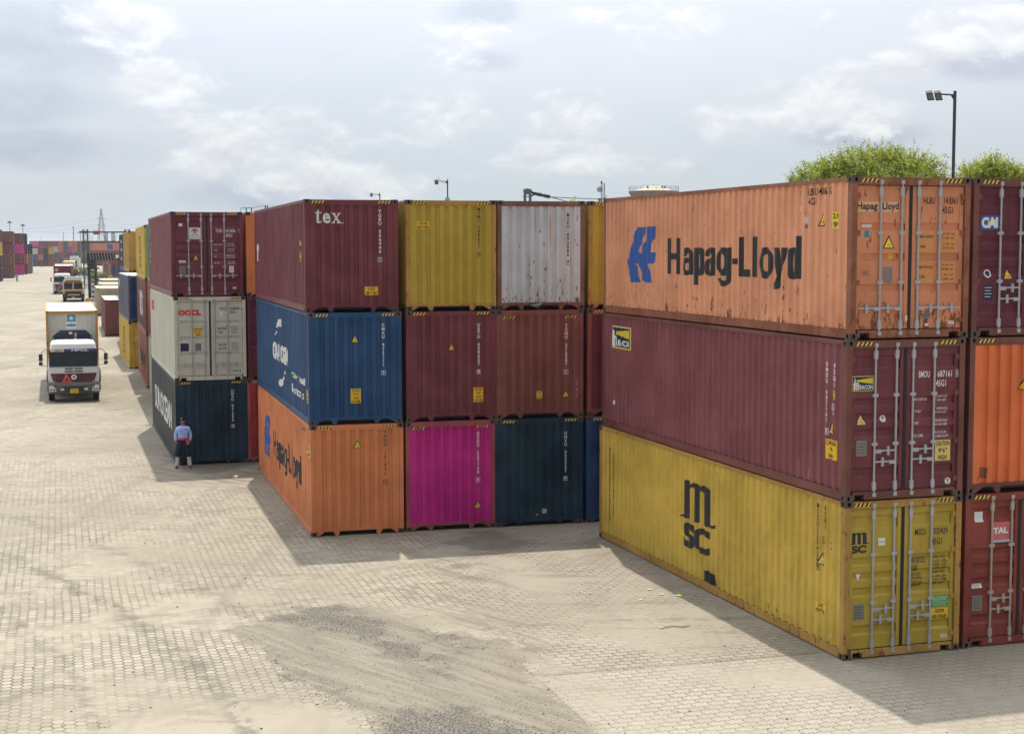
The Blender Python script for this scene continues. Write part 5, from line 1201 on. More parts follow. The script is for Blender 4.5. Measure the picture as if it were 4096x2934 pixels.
mb = MB(); mb.loft([[(x*.080*k_, y*.092*k_+.012, z) for x, y in [(math.cos(2*math.pi*i/16), max(-.2, math.sin(2*math.pi*i/16))) for i in range(16)]] for z, k_ in ((1.53,.92),(1.60,1.04),(1.67,1.05))]); mb.build('hair', hairm, pe, True)
# face
mb = MB(); mb.loft([[(-.010,-.098,1.60),(.010,-.098,1.60),(.012,-.085,1.60),(-.012,-.085,1.60)], [(-.015,-.118,1.568),(.015,-.118,1.568),(.018,-.085,1.565),(-.018,-.085,1.565)]]); mb.build('nose', skin, body)
for s in (-1, 1):
    mb = MB(); mb.tube((s*.030,-.098,1.604), (s*.030,-.088,1.604), .010, 8); mb.build('eye', M['white mark'], body)
    mb = MB(); mb.tube((s*.030,-.1,1.604), (s*.030,-.095,1.604), .0055, 8); mb.build('pupil', M['black mark'], body)
    mb = MB(); mb.box(s*.075-.008, -.02, 1.565, s*.075+.008, .015, 1.625); mb.build('ear', skin, body)
    mb = MB(); mb.box(s*.030-.016, -.103, 1.618, s*.030+.016, -.088, 1.625); mb.build('eyebrow', hairm, body)
mb = MB(); mb.box(-.028, -.106, 1.546, .028, -.088, 1.560); mb.build('moustache', hairm, body)
mb = MB(); mb.box(-.020, -.102, 1.530, .020, -.086, 1.537); mb.build('mouth', plain('lips', (.22,.07,.06), .5), body)

# pigeon on the ledge under the rusty white container
x, y, th = FIT['B3m']; th = R(th); px_, pz_ = 1.14, 2*HC-.012
pgx, pgy = x+px_*math.cos(th)-.03*math.sin(th)*-1, y+px_*math.sin(th)+.03
pg = skinbody('pigeon', [((0,0,.12), (.055,.05)), ((.06,0,.15), .045), ((.10,0,.21), .024), ((.115,0,.25), .026), ((-.08,0,.12), .035), ((-.19,0,.13), (.03,.012))], [(0,1),(1,2),(2,3),(0,4),(4,5)], plain('pigeon feathers', (.16,.18,.20), .7, var=.5, nscale=14))
pg.location = (pgx, pgy, pz_); pg.rotation_euler = (0, 0, th); tag(pg, 'grey pigeon standing on the ledge under the rusty white container', 'pigeon')
mb = MB(); mb.tube((.135,0,.25), (.16,0,.243), .007, 6, .002); mb.build('beak', M['black mark'], pg)
for s in (-1, 1): mb = MB(); mb.tube((.01,s*.02,.08), (.015,s*.02,0), .005, 5); mb.build('leg', plain('pigeon leg', (.5,.15,.13), .6), pg)

# ================================================================== lamps, masts, railway gear
Mx('lamp post', (.040,.050,.062), .5, var=.2); Mx('gantry green', (.05,.085,.075), .6, var=.3); Mx('grey steel', (.16,.18,.19), .6, var=.2); Mx('dark steel', (.018,.022,.02), .6, var=.3); Mx('pale steel', (.33,.36,.38), .6); Mx('insulator', (.02,.03,.018), .3)
def yard_lamp(u, vtop, ubase, depth, arm_u, r, label, heads=1, disk=None, hs=.22, tilt=0):
    p = at(u, vtop, depth); x, y, zt = p
    e = empty('street_lamp', (x, y, gz(x, y)), 0, label, 'street lamp', 'lamp posts over the yard'); zt -= gz(x, y); k = depth/CF
    mb = MB(); mb.tube((0,0,0), (0,0,zt*.72), r*1.25, 10); mb.tube((0,0,zt*.72), (0,0,zt), r, 10); mb.build('pole', M['lamp post'], e)
    ax = (arm_u-u)*k; za = zt-.16
    mb = MB(); mb.tube((0,0,za), (ax,0,za+.04), r*.55, 8); mb.prism([(0,za),(-.35*abs(ax)**.5*.6,za),(0,za-.35*.8)], 'y', -.02, .02); mb.build('arm', M['lamp post'], e)
    for i in range(heads):
        hx = ax - i*hs*1.75
        mb = MB(); mb.loft([[(hx-hs*.75,-hs*.1,za+.06),(hx+hs*.62,-hs*.1,za+.10),(hx+hs*.62,hs*.5,za+.20),(hx-hs*.75,hs*.5,za+.16)], [(hx-hs*.40,-hs*.6,za-hs*1.25),(hx+hs*.95,-hs*.6,za-hs*1.15),(hx+hs*.95,hs*.0,za-hs*1.0),(hx-hs*.40,hs*.0,za-hs*1.1)]])
        h_ = mb.build('floodlight', M['dark steel'], e)
        mb = MB(); mb.face([(hx-hs*.60,-hs*.16-.01,za+.02),(hx+hs*.48,-hs*.16-.01,za+.05),(hx+hs*.80,-hs*.56-.01,za-hs*1.02),(hx-hs*.28,-hs*.56-.01,za-hs*1.10)]); mb.build('lamp_glass', plain('lamp glass', (.10,.10,.09), .15), h_)
    if disk:
        dz, dr = disk; mb = MB(); mb.tube((0,-.3,zt-dz), (0,-.12,zt-dz), dr, 24); mb.build('round_plate', M['pale steel'], e)
    return e
yard_lamp(3820, 364, 3808, 60, 3752, .065, 'tall dark lamp post with two square floodlights, behind the green trees', 2, hs=.19)
e = yard_lamp(1790, 718, 1792, 120, 1745, .055, 'lamp post with a round grey plate, behind the mustard container end', 1, disk=(1.62, .21), hs=.20)
mb = MB(); mb.path([(-.75,0,12.75),(-.6,0,12.45),(-.35,0,12.28),(-.1,0,12.30),(-.03,0,12.4)], .012, 5); mb.build('cable', M['lamp post'], e)
yard_lamp(1519, 772, 1519, 165, 1485, .06, 'small far lamp post above the container with white serif lettering', 1, hs=.2)
# railway mast with insulated cantilever
px, py, pzz = at(2110, 754, 60); e = empty('railway_mast', (px, py, 0), R(6), 'grey slotted railway mast with insulators and cantilever arms behind the rusty white container', 'railway mast')
mb = MB(); zt = pzz
mb.box(-.155, -.08, 0, -.055, .08, zt-.02); mb.box(.055, -.08, 0, .155, .08, zt-.02); mb.box(-.055, -.06, zt-.23, .055, .06, zt)
for k in range(14): mb.box(-.055, -.06, zt-.9-k*.62, .055, .06, zt-.80-k*.62)
mb.box(-.19, -.10, zt-.12, .19, .10, zt-.09); mb.box(-.19, -.10, zt-.33, .19, .10, zt-.30); mb.build('mast_post', M['grey steel'], e)
mb = MB(); mb.tube((.15,0,zt-.15), (.35,-.02,zt-.20), .05, 8); mb.tube((.15,0,zt-.28), (.35,-.02,zt-.22), .03, 8); mb.build('bracket', M['dark steel'], e)
for x0 in (.36, .66):
    mb = MB()
    for i in range(6): mb.tube((x0+i*.042, 0, zt-.21-(x0+i*.042-.35)*.22), (x0+i*.042+.022, 0, zt-.215-(x0+i*.042-.35)*.22), .085, 14)
    mb.tube((x0-.03,0,zt-.20-(x0-.35)*.22), (x0+.27,0,zt-.21-(x0-.1)*.22), .05, 10); mb.build('insulator', M['insulator'], e)
mb = MB(); mb.tube((.93,0,zt-.335), (2.95,0,zt-.42), .020, 7); mb.tube((.95,0,zt-.34), (2.2,0,zt-.68), .020, 7); mb.tube((2.0,0,zt-1.15), (3.22,0,zt-.30), .024, 7); mb.tube((2.95,0,zt-.42), (3.08,0,zt-.58), .012, 6); mb.box(2.88,-.05,zt-.48,3.02,.05,zt-.38)
mb.build('cantilever_arm', M['grey steel'], e)
def lattice(mb, x0, x1, y0, y1, z0, z1, n, r, taper=1.0, rd=None):
    rd = rd or r*.6; cx, cy = (x0+x1)/2, (y0+y1)/2
    def c_(z, a, b_):
        t = 1-(1-taper)*(z-z0)/(z1-z0); return (cx+(a-cx)*t, cy+(b_-cy)*t, z)
    cs = [(x0,y0),(x1,y0),(x1,y1),(x0,y1)]
    for a, b_ in cs: mb.tube(c_(z0,a,b_), c_(z1,a,b_), r, 5)
    for i in range(n):
        za, zb = z0+(z1-z0)*i/n, z0+(z1-z0)*(i+1)/n
        for k in range(4):
            p, q = cs[k], cs[(k+1) % 4]
            if i % 2: p, q = q, p
            mb.tube(c_(za,*p), c_(zb,*q), rd, 4); mb.tube(c_(zb,*p), c_(zb,*q), rd, 4)
# radio mast
px, py, pzz = at(2412, 734, 190); e = empty('radio_mast', (px, py, gz(px, py)), 0, 'thin lattice radio mast with a dish at the far end of the orange roof line', 'radio mast')
pzz -= gz(px, py); mb = MB(); lattice(mb, -.2, .2, -.2, .2, 0, pzz, 40, .035); mb.build('lattice', M['grey steel'], e)
mb = MB(); mb.tube((-.42,-.1,pzz-.75), (-.42,.15,pzz-.75), .36, 20); mb.build('dish', M['pale steel'], e)
mb = MB(); mb.lathe([(0,pzz-.1),(.1,pzz),(.12,pzz+.15),(.08,pzz+.3),(0,pzz+.34)], 10, (-.18,0)); mb.build('beacon_lamp', M['dark steel'], e)
# water tank
px, py, pzz = at(2615, 765, 237); e = empty('water_tank', (px, py, gz(px, py)), 0, 'conical concrete water tank with railing and domed roof behind the big orange container', 'water tank')
zz_ = pzz-gz(px, py); conc = plain('tank concrete', (.20,.185,.15), .9, var=.5, nscale=.6)
mb = MB(); mb.lathe([(1.6,0),(1.6,zz_-3.4),(1.9,zz_-3.0),(3.98,zz_-.28),(4.02,zz_),(0,zz_)], 40); mb.build('bowl', conc, e, False)
mb = MB(); mb.lathe([(3.3,zz_+.01),(2.4,zz_+.30),(1.3,zz_+.74),(.8,zz_+.84),(0,zz_+.88)], 40); mb.build('dome', plain('dome concrete', (.34,.30,.22), .9, var=.3, nscale=.6), e, True)
mb = MB()
for i in range(20):
    a = 2*math.pi*i/20; mb.tube((3.95*math.cos(a),3.95*math.sin(a),zz_), (3.95*math.cos(a),3.95*math.sin(a),zz_+.75), .028, 4)
for h in (.40, .75): mb.path([(3.95*math.cos(2*math.pi*i/40),3.95*math.sin(2*math.pi*i/40),zz_+h) for i in range(41)], .022, 4)
mb.build('railing', M['grey steel'], e)
for a in (-2.2, -.9, -.5): mb = MB(); mb.box(1.9*math.cos(a)-.12, 1.9*math.sin(a)-.12, zz_+.35, 1.9*math.cos(a)+.12, 1.9*math.sin(a)+.12, zz_+.75); mb.build('vent', M['dark steel'], e)
mb = MB(); mb.tube((0,0,zz_+.8), (0,0,zz_+1.1), .04, 5); mb.build('finial', M['dark steel'], e)
# portal over the railway, seen above the middle containers
px, py, pzz = at(1025, 832, 150); e = empty('railway_portal', (px, py, gz(px, py)), R(8), 'two-legged grey railway portal with hanging wires, seen over the orange container corner', 'railway portal'); zt = pzz-gz(px, py)
mb = MB(); mb.box(-1.05,-.1,0,-.93,.1,zt); mb.box(-.53,-.1,0,-.40,.1,zt); mb.tube((-1.5,0,zt), (-.35,0,zt+.02), .05, 6); mb.tube((-1.5,0,zt), (-1.62,0,zt-.32), .03, 5); mb.build('leg_pair', M['grey steel'], e)
mb = MB(); mb.box(.84,-.1,0,.95,.1,zt+.28); mb.box(1.04,-.1,0,1.16,.1,zt+.30); mb.build('twin_post', M['dark steel'], e)
mb = MB(); mb.path([(-.35,0,zt+.03),(-.1,0,zt+.2),(.3,0,zt+.17),(.85,0,zt+.18)], .018, 4); mb.path([(-.35,0,zt+.02),(-.1,0,zt+.0),(.2,0,zt+.05),(.4,0,zt+.2),(.85,0,zt+.16)], .018, 4); mb.build('wire', M['grey steel'], e)
# green portal and black gauge boom near the trucks
px, py, _ = at(343, 1000, 240); base = gz(px, py)
e = empty('railway_gantry', (px, py, base), R(3), 'green railway gantry with a small red board on its top beam', 'gantry'); wg = (508-343)/CF*240
z1_, z2_ = at(343, 928, 240)[2]-base, at(343, 968, 240)[2]-base
for xx in (0, wg):
    mb = MB(); lattice(mb, xx-.35, xx+.35, -.3, .3, 0, z1_+.4, 16, .06); mb.build('column', M['gantry green'], e)
    mb = MB(); mb.box(xx-.55,-.4,z1_-.15,xx+.55,.4,z1_+.15); mb.box(xx-.55,-.4,z2_-.2,xx+.55,.4,z2_+.1); mb.build('column_head', M['gantry green'], e)
mb = MB(); mb.box(.5,-.18,z1_-.13,wg,.18,z1_+.10); mb.build('beam', M['gantry green'], e)
mb = MB(); mb.box(.5,-.1,z2_-.12,wg,.1,z2_+.05); mb.build('beam', M['dark steel'], e)
mb = MB(); mb.box(1.3,-.3,z1_-.42,2.35,-.22,z1_+.20); mb.build('sign_board', plain('sign red', (.36,.07,.05), .6), e)
for xx in (3.3, 4.4): mb = MB(); lattice(mb, xx-.18, xx+.18, -.15, .15, z2_, z1_, 6, .04); mb.build('hanger', M['gantry green'], e)
px, py, _ = at(368, 1000, 190); base = gz(px, py); e = empty('height_gauge', (px, py, base), R(4), 'black lattice height gauge with pale bars across the railway, in front of the green gantry', 'height gauge')
zb, zt = at(368, 1040, 190)[2]-base, at(368, 1012, 190)[2]-base; wb = (620-352)/CF*190
mb = MB(); lattice(mb, -.42, .42, -.42, .42, 0, zb-.2, 15, .085, rd=.05); mb.build('column', M['dark steel'], e)
mb = MB(); mb.box(-.55,-.5,zb-.9,.5,.5,zb); mb.box(-.8,-.6,zb-1.15,.75,.6,zb-.95); mb.build('column_head', M['dark steel'], e)
mb = MB(); mb.box(-.62,-.2,zb,wb-.6,.2,zt); bm = mb.build('boom', M['dark steel'], e)
for i in range(17):
    x_ = -.25+i*.36; mb = MB(); mb.prism([(x_,zt-.04),(x_+.05,zt-.04),(x_+.20,zb+.04),(x_+.14,zb+.04)], 'y', -.23, -.20); mb.build('bar', M['pale steel'], bm)
mb = MB(); mb.box(3.0,-.3,zt-.65,3.36,-.24,zt-.2); mb.build('sign_board', M['white mark'], bm)
def mast(u, v, d, label, kind='cross', base_v=None, r=.1, name='light_mast', cat='light mast', group='high light masts on the skyline'):
    x, y, z = at(u, v, d); e = empty(name, (x, y, gz(x, y)), 0, label, cat, group); z -= gz(x, y); k = d/CF
    mb = MB(); mb.tube((0,0,0), (0,0,z), r*1.3, 6, r*.8); mb.build('pole', M['grey steel'], e)
    if kind == 'cross':
        mb = MB(); mb.box(-10*k,-.3,z-7*k,10*k,.3,z-4.2*k); mb.box(-3*k,-.3,z-8*k,3*k,.3,z); mb.build('lamp_cluster', M['lamp post'], e)
    elif kind == 'crown':
        mb = MB(); mb.lathe([(0,z-3.4*k),(5*k,z-1.6*k),(6*k,z-.8*k),(0,z)], 12); mb.build('lamp_cluster', M['lamp post'], e)
    return e
mast(38, 884, 560, 'high mast with cross-shaped lamp cluster, leftmost of the skyline masts', r=.16)
mast(91, 896, 600, 'high mast with cross-shaped lamp cluster above the magenta stack', r=.16)
mast(293, 907, 620, 'high mast with crown-shaped lamps beside the green gantry', 'crown', r=.22)
mast(321, 924, 500, 'high mast with small cross of lamps just left of the green gantry', r=.13)
mast(253, 928, 560, 'bare thin mast between the magenta stack and the crown-shaped lamps', 'none', r=.13)
for i, u in enumerate((163, 358, 368, 463)): mast(u, (948, 937, 942, 936)[i], (600, 330, 350, 330)[i], ['tiny bare mast above the far pink containers', 'bare mast under the red board, left one', 'bare mast under the red board, right one', 'bare mast near the right leg of the green gantry'][i], 'none', r=.08)
# transmission tower with wires
px, py, pz_ = at(404, 834, 700); base = gz(px, py); e = empty('transmission_tower', (px, py, base), 0, 'tall lattice transmission tower standing behind the green gantry', 'pylon'); z = pz_-base
mb = MB(); lattice(mb, -2.3, 2.3, -2.3, 2.3, 0, z*.72, 12, .11, .42, .07); lattice(mb, -.97, .97, -.97, .97, z*.72, z, 8, .09, .12, .05)
mb.build('lattice', M['grey steel'], e)
for q in (.70, .82): mb = MB(); mb.box(-2.2,-.15,z*q,2.2,.15,z*q+.15); mb.build('cross_arm', M['grey steel'], e)
for i, (du, dv, va) in enumerate([(-345, 45, 872), (-300, 30, 896), (-240, 18, 912), (180, 28, 872), (130, 16, 896)]):
    a = at(404, va, 700); b2 = at(404+du, va+dv, 760); pts = []
    for k in range(15):
        t_ = k/14; pts.append((a[0]+(b2[0]-a[0])*t_, a[1]+(b2[1]-a[1])*t_, a[2]+(b2[2]-a[2])*t_-math.sin(math.pi*t_)*1.2))
    mb = MB(); mb.path(pts, .045, 4); o = mb.build('power_line', M['pale steel']); tag(o, ['top power line running left from the tower','middle power line running left from the tower','lowest power line running left from the tower','upper power line running right from the tower','lower power line running right from the tower'][i], 'power line', 'wires of the transmission tower')
mb = MB(); a = at(4020, 694, 90); b2 = at(4300, 668, 90); mb.tube(a, b2, .03, 5); tag(mb.build('overhead_cable', M['lamp post']), 'dark overhead cable above the small tree at the right edge', 'cable')

# ================================================================== trees
import numpy as np
def leafmat(name, c1, c2):
    m = bpy.data.materials.new(name); m.use_nodes = True; t = NT(m.node_tree); b = t.n['Principled BSDF']
    oc = t.add('ShaderNodeTexCoord').outputs['Object']; f = t.noise(oc, 2.3, 4, .65); g = t.noise(oc, 22, 2, .6)
    c = t.mix(t.ramp(t.m('ADD', t.m('MULTIPLY', f, .5), t.m('MULTIPLY', g, .5)), .38, .62), c1, c2); t.l.new(c, b.inputs['Base Color']); b.inputs['Roughness'].default_value = .6
    tl = t.add('ShaderNodeBsdfTranslucent', {0: c}); ms = t.add('ShaderNodeMixShader', {0: .5, 1: b.outputs[0], 2: tl.outputs[0]}); t.l.new(ms.outputs[0], t.n['Material Output'].inputs[0]); return m
LM = leafmat('thorn tree leaf', (.055,.09,.012), (.50,.56,.06)); bark = plain('bark', (.10,.08,.06), .9, var=.3)
def tree(name, loc, label, lobes, sprays, leaf, seed, lmat=LM, per=14, L0=.9, cat='tree', group=None, trunkh=None):
    """trunk and limbs to every lobe; each lobe carries many thin sprays set with small leaflets"""
    rg = np.random.default_rng(seed); e = empty(name, loc, 0, label, cat, group)
    mb = MB(); zb = min(l[2]-l[3] for l in lobes); fork = Vector((0, 0, trunkh or zb*.5)); mb.tube((0,0,0), fork, .20, 8, .14)
    for l in lobes: mid = fork.lerp(Vector(l[:3]), .55)+Vector((0,0,.3)); mb.tube(fork, mid, .10, 6, .06, cap=False); mb.tube(mid, Vector(l[:3]), .06, 6, .025)
    tw = []; V = []; F_ = []
    for li, l in enumerate(lobes):
        c0 = np.array(l[:3]); ra = l[3]; rz = l[4] if len(l) > 4 else ra*.75; n = int(sprays*ra*ra)
        for _ in range(n):
            d = rg.normal(size=3); d /= np.linalg.norm(d); d[2] = d[2]*.8+.25; q = rg.uniform(.25, 1.0)**.6
            st = c0+d*np.array([ra, ra, rz])*q*.78; dr = d+rg.normal(size=3)*.45+np.array([0,0,.35]); dr /= np.linalg.norm(dr); ln = L0*rg.uniform(.4, 1.0)
            if rg.random() < .45: mb.tube(tuple(st-dr*ln*.3), tuple(st+dr*ln), .008, 3, .003, cap=False)
            droop = rg.uniform(0, .35)
            for k in range(per):
                s = (k+rg.random())/per; pos = st+dr*ln*s-np.array([0,0,droop*s*s*ln])+rg.normal(size=3)*.035
                a = rg.normal(size=3); a /= np.linalg.norm(a); b_ = np.cross(a, rg.normal(size=3)); b_ /= np.linalg.norm(b_)+1e-9
                w1, w2 = leaf*rg.uniform(.6, 1.3), leaf*rg.uniform(.22, .4); V.append(pos-a*w1); V.append(pos+b_*w2); V.append(pos+a*w1); V.append(pos-b_*w2)
    mb.build('trunk', bark, e)
    V = np.array(V); nf = len(V)//4; me = bpy.data.meshes.new('crown'); me.vertices.add(len(V)); me.vertices.foreach_set('co', V.ravel().astype('f'))
    me.loops.add(nf*4); me.loops.foreach_set('vertex_index', np.arange(nf*4)); me.polygons.add(nf); me.polygons.foreach_set('loop_start', np.arange(nf)*4); me.polygons.foreach_set('loop_total', np.full(nf, 4)); me.materials.append(lmat); me.update(calc_edges=True)
    o = bpy.data.objects.new('crown', me); COL.objects.link(o); o.parent = e; return e
def lobe(u, v, r, d, y0, ox, rz=None, dy=0):
    x, y, z = at(u, v, d+dy); return (x-ox[0], y-ox[1], z, r, rz or r*.75)
D0 = 60; ox = at(3450, 800, D0)[:2]
tree('thorn_tree', (ox[0], ox[1], 0), 'wide feathery green tree behind the nearest orange container, left of the lamp post', [lobe(u, v, r, D0, 0, ox, dy=dy) for u, v, r, dy in ((3255,722,.8,0),(3330,694,.9,.6),(3430,676,.9,0),(3520,664,1.0,.7),(3610,676,.9,0),(3690,680,.75,.5),(3750,722,.5,0),(3480,740,1.1,-.5),(3640,745,1.0,-.5),(3330,750,1.0,.2),(3205,750,.5,0))], 260, .062, 3, L0=.8)
ox = at(3960, 800, 62)[:2]
tree('thorn_tree', (ox[0], ox[1], 0), 'smaller feathery green tree right of the tall lamp post', [lobe(u, v, r, 62, 0, ox) for u, v, r in ((3885,712,.6),(3945,690,.7),(4000,690,.65),(3980,668,.40),(4060,712,.5),(4110,720,.6),(3930,740,.8),(4040,750,.9))], 260, .062, 4, L0=.75)
ox = at(2290, 830, 110)[:2]
tree('thorn_tree', (ox[0], ox[1], 0), 'tip of a pale tree peeping over the rusty white container', [lobe(2290,826,.55,110,0,ox)], 260, .06, 6, L0=.6)
GL = leafmat('bush leaf', (.05,.07,.03), (.14,.17,.08))
for i, (u, v, r, lab) in enumerate([(318, 1090, 1.5, 'grey green bush beside the road behind the cream lorry'), (392, 1105, 1.2, 'yellow green bush between the railway tracks and the gantry column'), (425, 1120, 1.4, 'dark bush beside the yellow machine')]):
    x, y, z = ground(u, v+22); tree('bush', (x, y, z), lab, [(0,0,r*.8,r,r*.8),(r*.8,.3,r*.6,r*.7,r*.6),(-r*.7,.2,r*.6,r*.7,r*.6)], 110, .12, 20+i, GL if i != 1 else LM, cat='bush', group='bushes by the railway', per=8)

# ================================================================== the far yard
FC = dict(maroon=(.150,.040,.050), brown=(.165,.062,.050), orange=(.50,.17,.08), magenta=(.46,.03,.22), pink=(.50,.10,.28), yellow=(.45,.31,.04), navy=(.018,.035,.065), slate=(.055,.085,.12), blue=(.02,.13,.36), teal=(.02,.075,.085),
          grey=(.20,.19,.18), cream=(.62,.56,.38), red=(.28,.06,.06), green=(.05,.20,.12), salmon=(.55,.22,.16), plum=(.07,.025,.04), pale=(.45,.50,.48))
FM = {k: plain('far '+k, v, .6, var=.14, nscale=.7) for k, v in FC.items()}
def far_mesh(H, L):
    mb = MB(); W = CW
    mb.box(.05, .06, .10, W-.05, L-.06, H-.05)
    for x in (0, W-.15):
        for y in (0, L-.15): mb.box(x, y, 0, x+.15, y+.15, H)
    for z0, z1 in ((.0,.16),(H-.10,H-.01)):
        mb.box(.15, .015, z0 if z0 else .10, W-.15, .10, z1); mb.box(.012, .15, z0, .09, L-.15, z1); mb.box(W-.09, .15, z0, W-.012, L-.15, z1); mb.box(.15, L-.10, z0, W-.15, L-.015, z1)
    n = 8
    for i in range(n): x = .2+i*(W-.4)/n; mb.box(x, .03, .17, x+.12, .07, H-.11)
    n = 34
    for i in range(n): y = .25+i*(L-.5)/n; mb.box(.03, y, .17, .06, y+.14, H-.11); mb.box(W-.06, y, .17, W-.03, y+.14, H-.11)
    for i in range(8): mb.box(W*.80, .026, H*.40+i*.16, W*.80+.06, .03, H*.40+i*.16+.10, 1)
    mb.box(W*.70, .026, .5, W*.80, .03, .66, 1)
    return mb
def far(loc, rz, colour, label, H=2.591, L=CL, group='containers stacked in the far yard'):
    o = shared(('far', H, L), lambda: far_mesh(H, L), 'shipping_container', [FM[colour], M['worn white mark']], None)
    o.location = loc; o.rotation_euler = (0, 0, R(rz)); return tag(o, label, 'container', group)
WORD = dict(maroon='maroon', brown='brown', orange='orange', magenta='magenta', pink='pink', yellow='yellow', navy='navy', slate='slate grey', blue='blue', teal='dark teal', grey='grey', cream='cream', red='red', green='green', salmon='salmon', plum='dark plum', pale='pale grey')
TIER = {4: ['top', 'third', 'second', 'ground'], 3: ['top', 'middle', 'ground'], 2: ['upper', 'lower'], 1: ['only']}
def far_stack(uright, base_v, cols, desc, rz=17, H=2.591, L=CL, depth=None):
    if depth: x, y, _ = at(uright, base_v, depth); z = gz(x, y)
    else: x, y, z = ground(uright, base_v)
    x -= CW*math.cos(R(rz)); y -= CW*math.sin(R(rz)); n = len(cols)
    for i, c_ in enumerate(cols):
        far((x+random.uniform(-.05,.05), y, z+(n-1-i)*H), rz, c_, f'{WORD[c_]} container, {TIER[n][i]} tier of the {desc}', H, L)
random.seed(11)
far_stack(5, 1126, ['plum','yellow','plum','plum'], 'stack cut by the left photo edge')
far_stack(56, 1112, ['brown','maroon','brown','brown'], 'all-brown stack at the far left')
far_stack(96, 1099, ['maroon','magenta','maroon','magenta'], 'stack with two magenta containers')
far_stack(110, 1093, ['teal','maroon','orange','brown'], 'narrow stack right behind the magenta ones', depth=379)
far_stack(129, 1088, ['navy','grey','grey'], 'three-high stack right behind the dark teal one', depth=394)
for i, (u, cs) in enumerate([(154,['cream','blue','brown']),(177,['maroon','orange','brown']),(199,['plum','navy','maroon']),(219,['yellow','brown','red'])]):
    far_stack(u, 1063, cs, ['three-high stack topped with cream', 'three-high stack second from the cream end', 'three-high stack topped with plum', 'three-high stack topped with yellow'][i], depth=640)
cols = [['pink','brown','brown','maroon'],['pink','maroon','brown','brown'],['maroon','magenta','maroon','brown'],['maroon','brown','navy','brown'],['red','orange','brown','red'],['red','pale','slate','red'],['orange','orange','red','slate'],['slate','slate','maroon','orange'],['orange','magenta','maroon','slate'],['orange','orange','slate','slate'],
        ['brown','brown','brown','red'],['maroon','teal','orange','slate'],['red','slate','slate','brown'],['slate','teal','slate','orange'],['maroon','slate','orange','brown'],['teal','slate','brown','brown'],['green','teal','orange','brown'],['red','brown','red','brown'],['salmon','red','brown','slate'],['salmon','brown','red','brown'],['brown','red','slate','brown']]
NUM = ['first','second','third','fourth','fifth','sixth','seventh','eighth','ninth','tenth','eleventh','twelfth','thirteenth','fourteenth','fifteenth','sixteenth','seventeenth','eighteenth','nineteenth','twentieth','twenty-first']
for i, cs in enumerate(cols): far_stack(139+i*19.2, 1050, cs, f'{NUM[i]} stack from the left, farthest row', depth=760, H=2.896)
# containers along the railway
for i in range(6):
    x0, y0 = -93.0-i*12.6*.292, 345+i*12.6*.956
    for k, c_ in enumerate([['brown','red'],['salmon','brown'],['brown','orange'],['red','brown'],['brown','brown'],['orange','red']][i]):
        far((x0, y0, gz(x0, y0)+k*2.7), 17, c_, f'{WORD[c_]} container, {["lower","upper"][k]} tier, {NUM[i]} along the railway line', 2.591)
far_stack(492, 1104, ['red','slate'], 'two-high pair beside the railway', depth=335)
far_stack(536, 1104, ['brown','teal'], 'two-high pair just behind the black container', depth=333)
p_ = at(505, 984, 520); far((p_[0], p_[1], 7.0), 107, 'salmon', 'long salmon container with a blue square, behind the green gantry', 2.591); far((p_[0], p_[1], 4.3), 107, 'red', 'long red container under the salmon one with the blue square', 2.591); far((p_[0], p_[1], 1.6), 107, 'brown', 'long brown container at ground level under the long red one', 2.591)
mb = MB(); mb.box(0, 0, 0, 1.9, .05, 1.7); o = mb.build('sign', M['blue mark']); o.location = (p_[0]-6.2, p_[1]-1.9, 7.4); o.rotation_euler = (0, 0, R(17)); tag(o, 'dark blue square sign on the long salmon container', 'sign')
# white gatehouse
x, y, z = at(299, 1064, 600); z = gz(x, y); e = empty('gatehouse', (x, y, z), R(12), 'small white gatehouse with dark opening at the end of the yard road', 'building')
mb = MB(); mb.box(-1.9,0,0,-1.2,5,3.6); mb.box(.9,0,0,1.9,5,3.6); mb.box(-1.2,.3,2.6,.9,5,3.6); mb.build('wall', M['cab white'], e)
mb = MB(); mb.box(-2.1,-.3,3.6,2.1,5.2,3.9); mb.box(-1.7,0,3.9,1.2,4,4.6); mb.build('roof', M['cab white'], e)
mb = MB(); mb.box(-1.2,.6,0,.9,.7,2.6); mb.build('opening', M['black plastic'], e)
# yellow handling machine, drum, barrier
x, y, z = at(442, 1148, 200); z = gz(x, y); e = empty('yard_tractor', (x, y, z), R(17), 'yellow A-frame handling machine behind the pale roofs', 'machine'); zt = at(442, 1100, 200)[2]-z; ym = plain('machine yellow', (.60,.40,.06), .5, var=.15)
mb = MB(); mb.prism([(-.55,0),(-.30,zt),(-.15,zt),(-.38,0)], 'y', 0, .3); mb.prism([(.38,0),(.15,zt),(.30,zt),(.55,0)], 'y', 0, .3); mb.box(-.30,0,zt-.45,.30,.3,zt); mb.build('mast', ym, e)
mb = MB(); mb.box(-.38,.3,zt*.35,.38,1.6,zt*.72); cb = mb.build('cab', plain('machine orange', (.55,.26,.08), .5), e)
mb = MB(); mb.box(-.3,.28,zt*.45,.3,.3,zt*.68); mb.build('window', M['windscreen'], cb)
for sx_ in (-.5, .5): mb = MB(); mb.tube((sx_-.15,.6,.5), (sx_+.15,.6,.5), .5, 16); mb.build('wheel', M['tyre'], e)
x, y, z = ground(350, 1206); mb = MB(); mb.tube((0,0,0), (0,0,.42), .22, 16); mb.tube((0,0,.42), (0,0,.46), .23, 16); o = mb.build('drum', M['yellow sticker']); o.location = (x, y, z); tag(o, 'yellow drum on the ground between the cream lorry and the gauge column', 'drum')
x, y, z = ground(373, 1206); e = empty('barrier', (x, y, z), R(10), 'white barrier with a red stripe at the foot of the black lattice column', 'barrier')
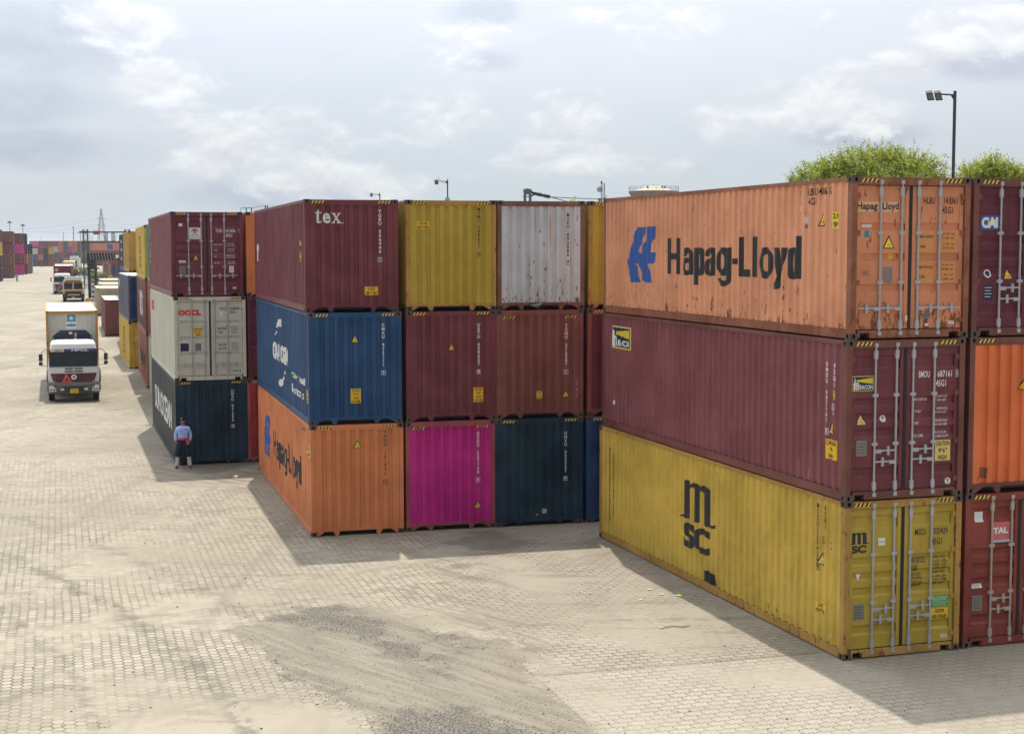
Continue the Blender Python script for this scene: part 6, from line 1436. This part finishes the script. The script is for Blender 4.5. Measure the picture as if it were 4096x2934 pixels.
mb = MB(); mb.box(-.42,0,0,.42,.3,.40); mb.build('block', M['cab white'], e); mb = MB(); mb.box(-.35,-.02,.15,.35,0,.26); mb.build('stripe', M['red mark'], e)
# distant walker
x, y, z = ground(68, 1128); o = skinbody('person', [((0,0,.92), .15), ((0,0,1.25), .20), ((0,0,1.48), .07), ((0,0,1.64), .10), ((-.24,0,1.35), .06), ((-.33,0,1.0), .05), ((.24,0,1.35), .06), ((.32,0,1.0), .05), ((-.11,0,.5), .09), ((-.13,0,.05), .07), ((.11,.05,.5), .09), ((.14,.1,.05), .07)], [(0,1),(1,2),(2,3),(1,4),(4,5),(1,6),(6,7),(0,8),(8,9),(0,10),(10,11)], plain('grey clothes', (.22,.24,.26), .8), None, 1)
o.location = (x, y, z); tag(o, 'tiny distant person in grey walking beside the magenta stack', 'person')
# railway bed beyond the yard road
mb = MB(); pts = [(205,-59.5,-54),(240,-69.8,-64),(300,-87.3,-80),(360,-105,-97),(420,-122.6,-113),(470,-137,-130)]
for i in range(len(pts)-1):
    (y0, a0, b0), (y1, a1, b1) = pts[i], pts[i+1]
    for k in range(4):
        ya, yb = y0+(y1-y0)*k/4, y0+(y1-y0)*(k+1)/4; f0, f1 = k/4, (k+1)/4
        mb.face([(a0+(a1-a0)*f0, ya, gz(0,ya)+.03), (b0+(b1-b0)*f0, ya, gz(0,ya)+.03), (b0+(b1-b0)*f1, yb, gz(0,yb)+.03), (a0+(a1-a0)*f1, yb, gz(0,yb)+.03)])
o = mb.build('railway', plain('ballast', (.17,.16,.14), .9, var=.35, nscale=.5)); o['kind'] = 'structure'
# ================================================================== haze
mb = MB(); mb.box(-3600, -80, -3, 3600, 9100, 33); hz = mb.build('haze', [])
hm = bpy.data.materials.new('haze'); hm.use_nodes = True; t = NT(hm.node_tree); t.n.clear()
pv = t.add('ShaderNodeVolumePrincipled', {'Color': (.86,.93,1.0,1), 'Density': .00011, 'Anisotropy': .2}); t.l.new(pv.outputs[0], t.add('ShaderNodeOutputMaterial').inputs['Volume'])
hz.data.materials.append(hm); hz['kind'] = 'stuff'; hz['label'] = 'pale thin haze over the whole yard'; hz['category'] = 'haze'
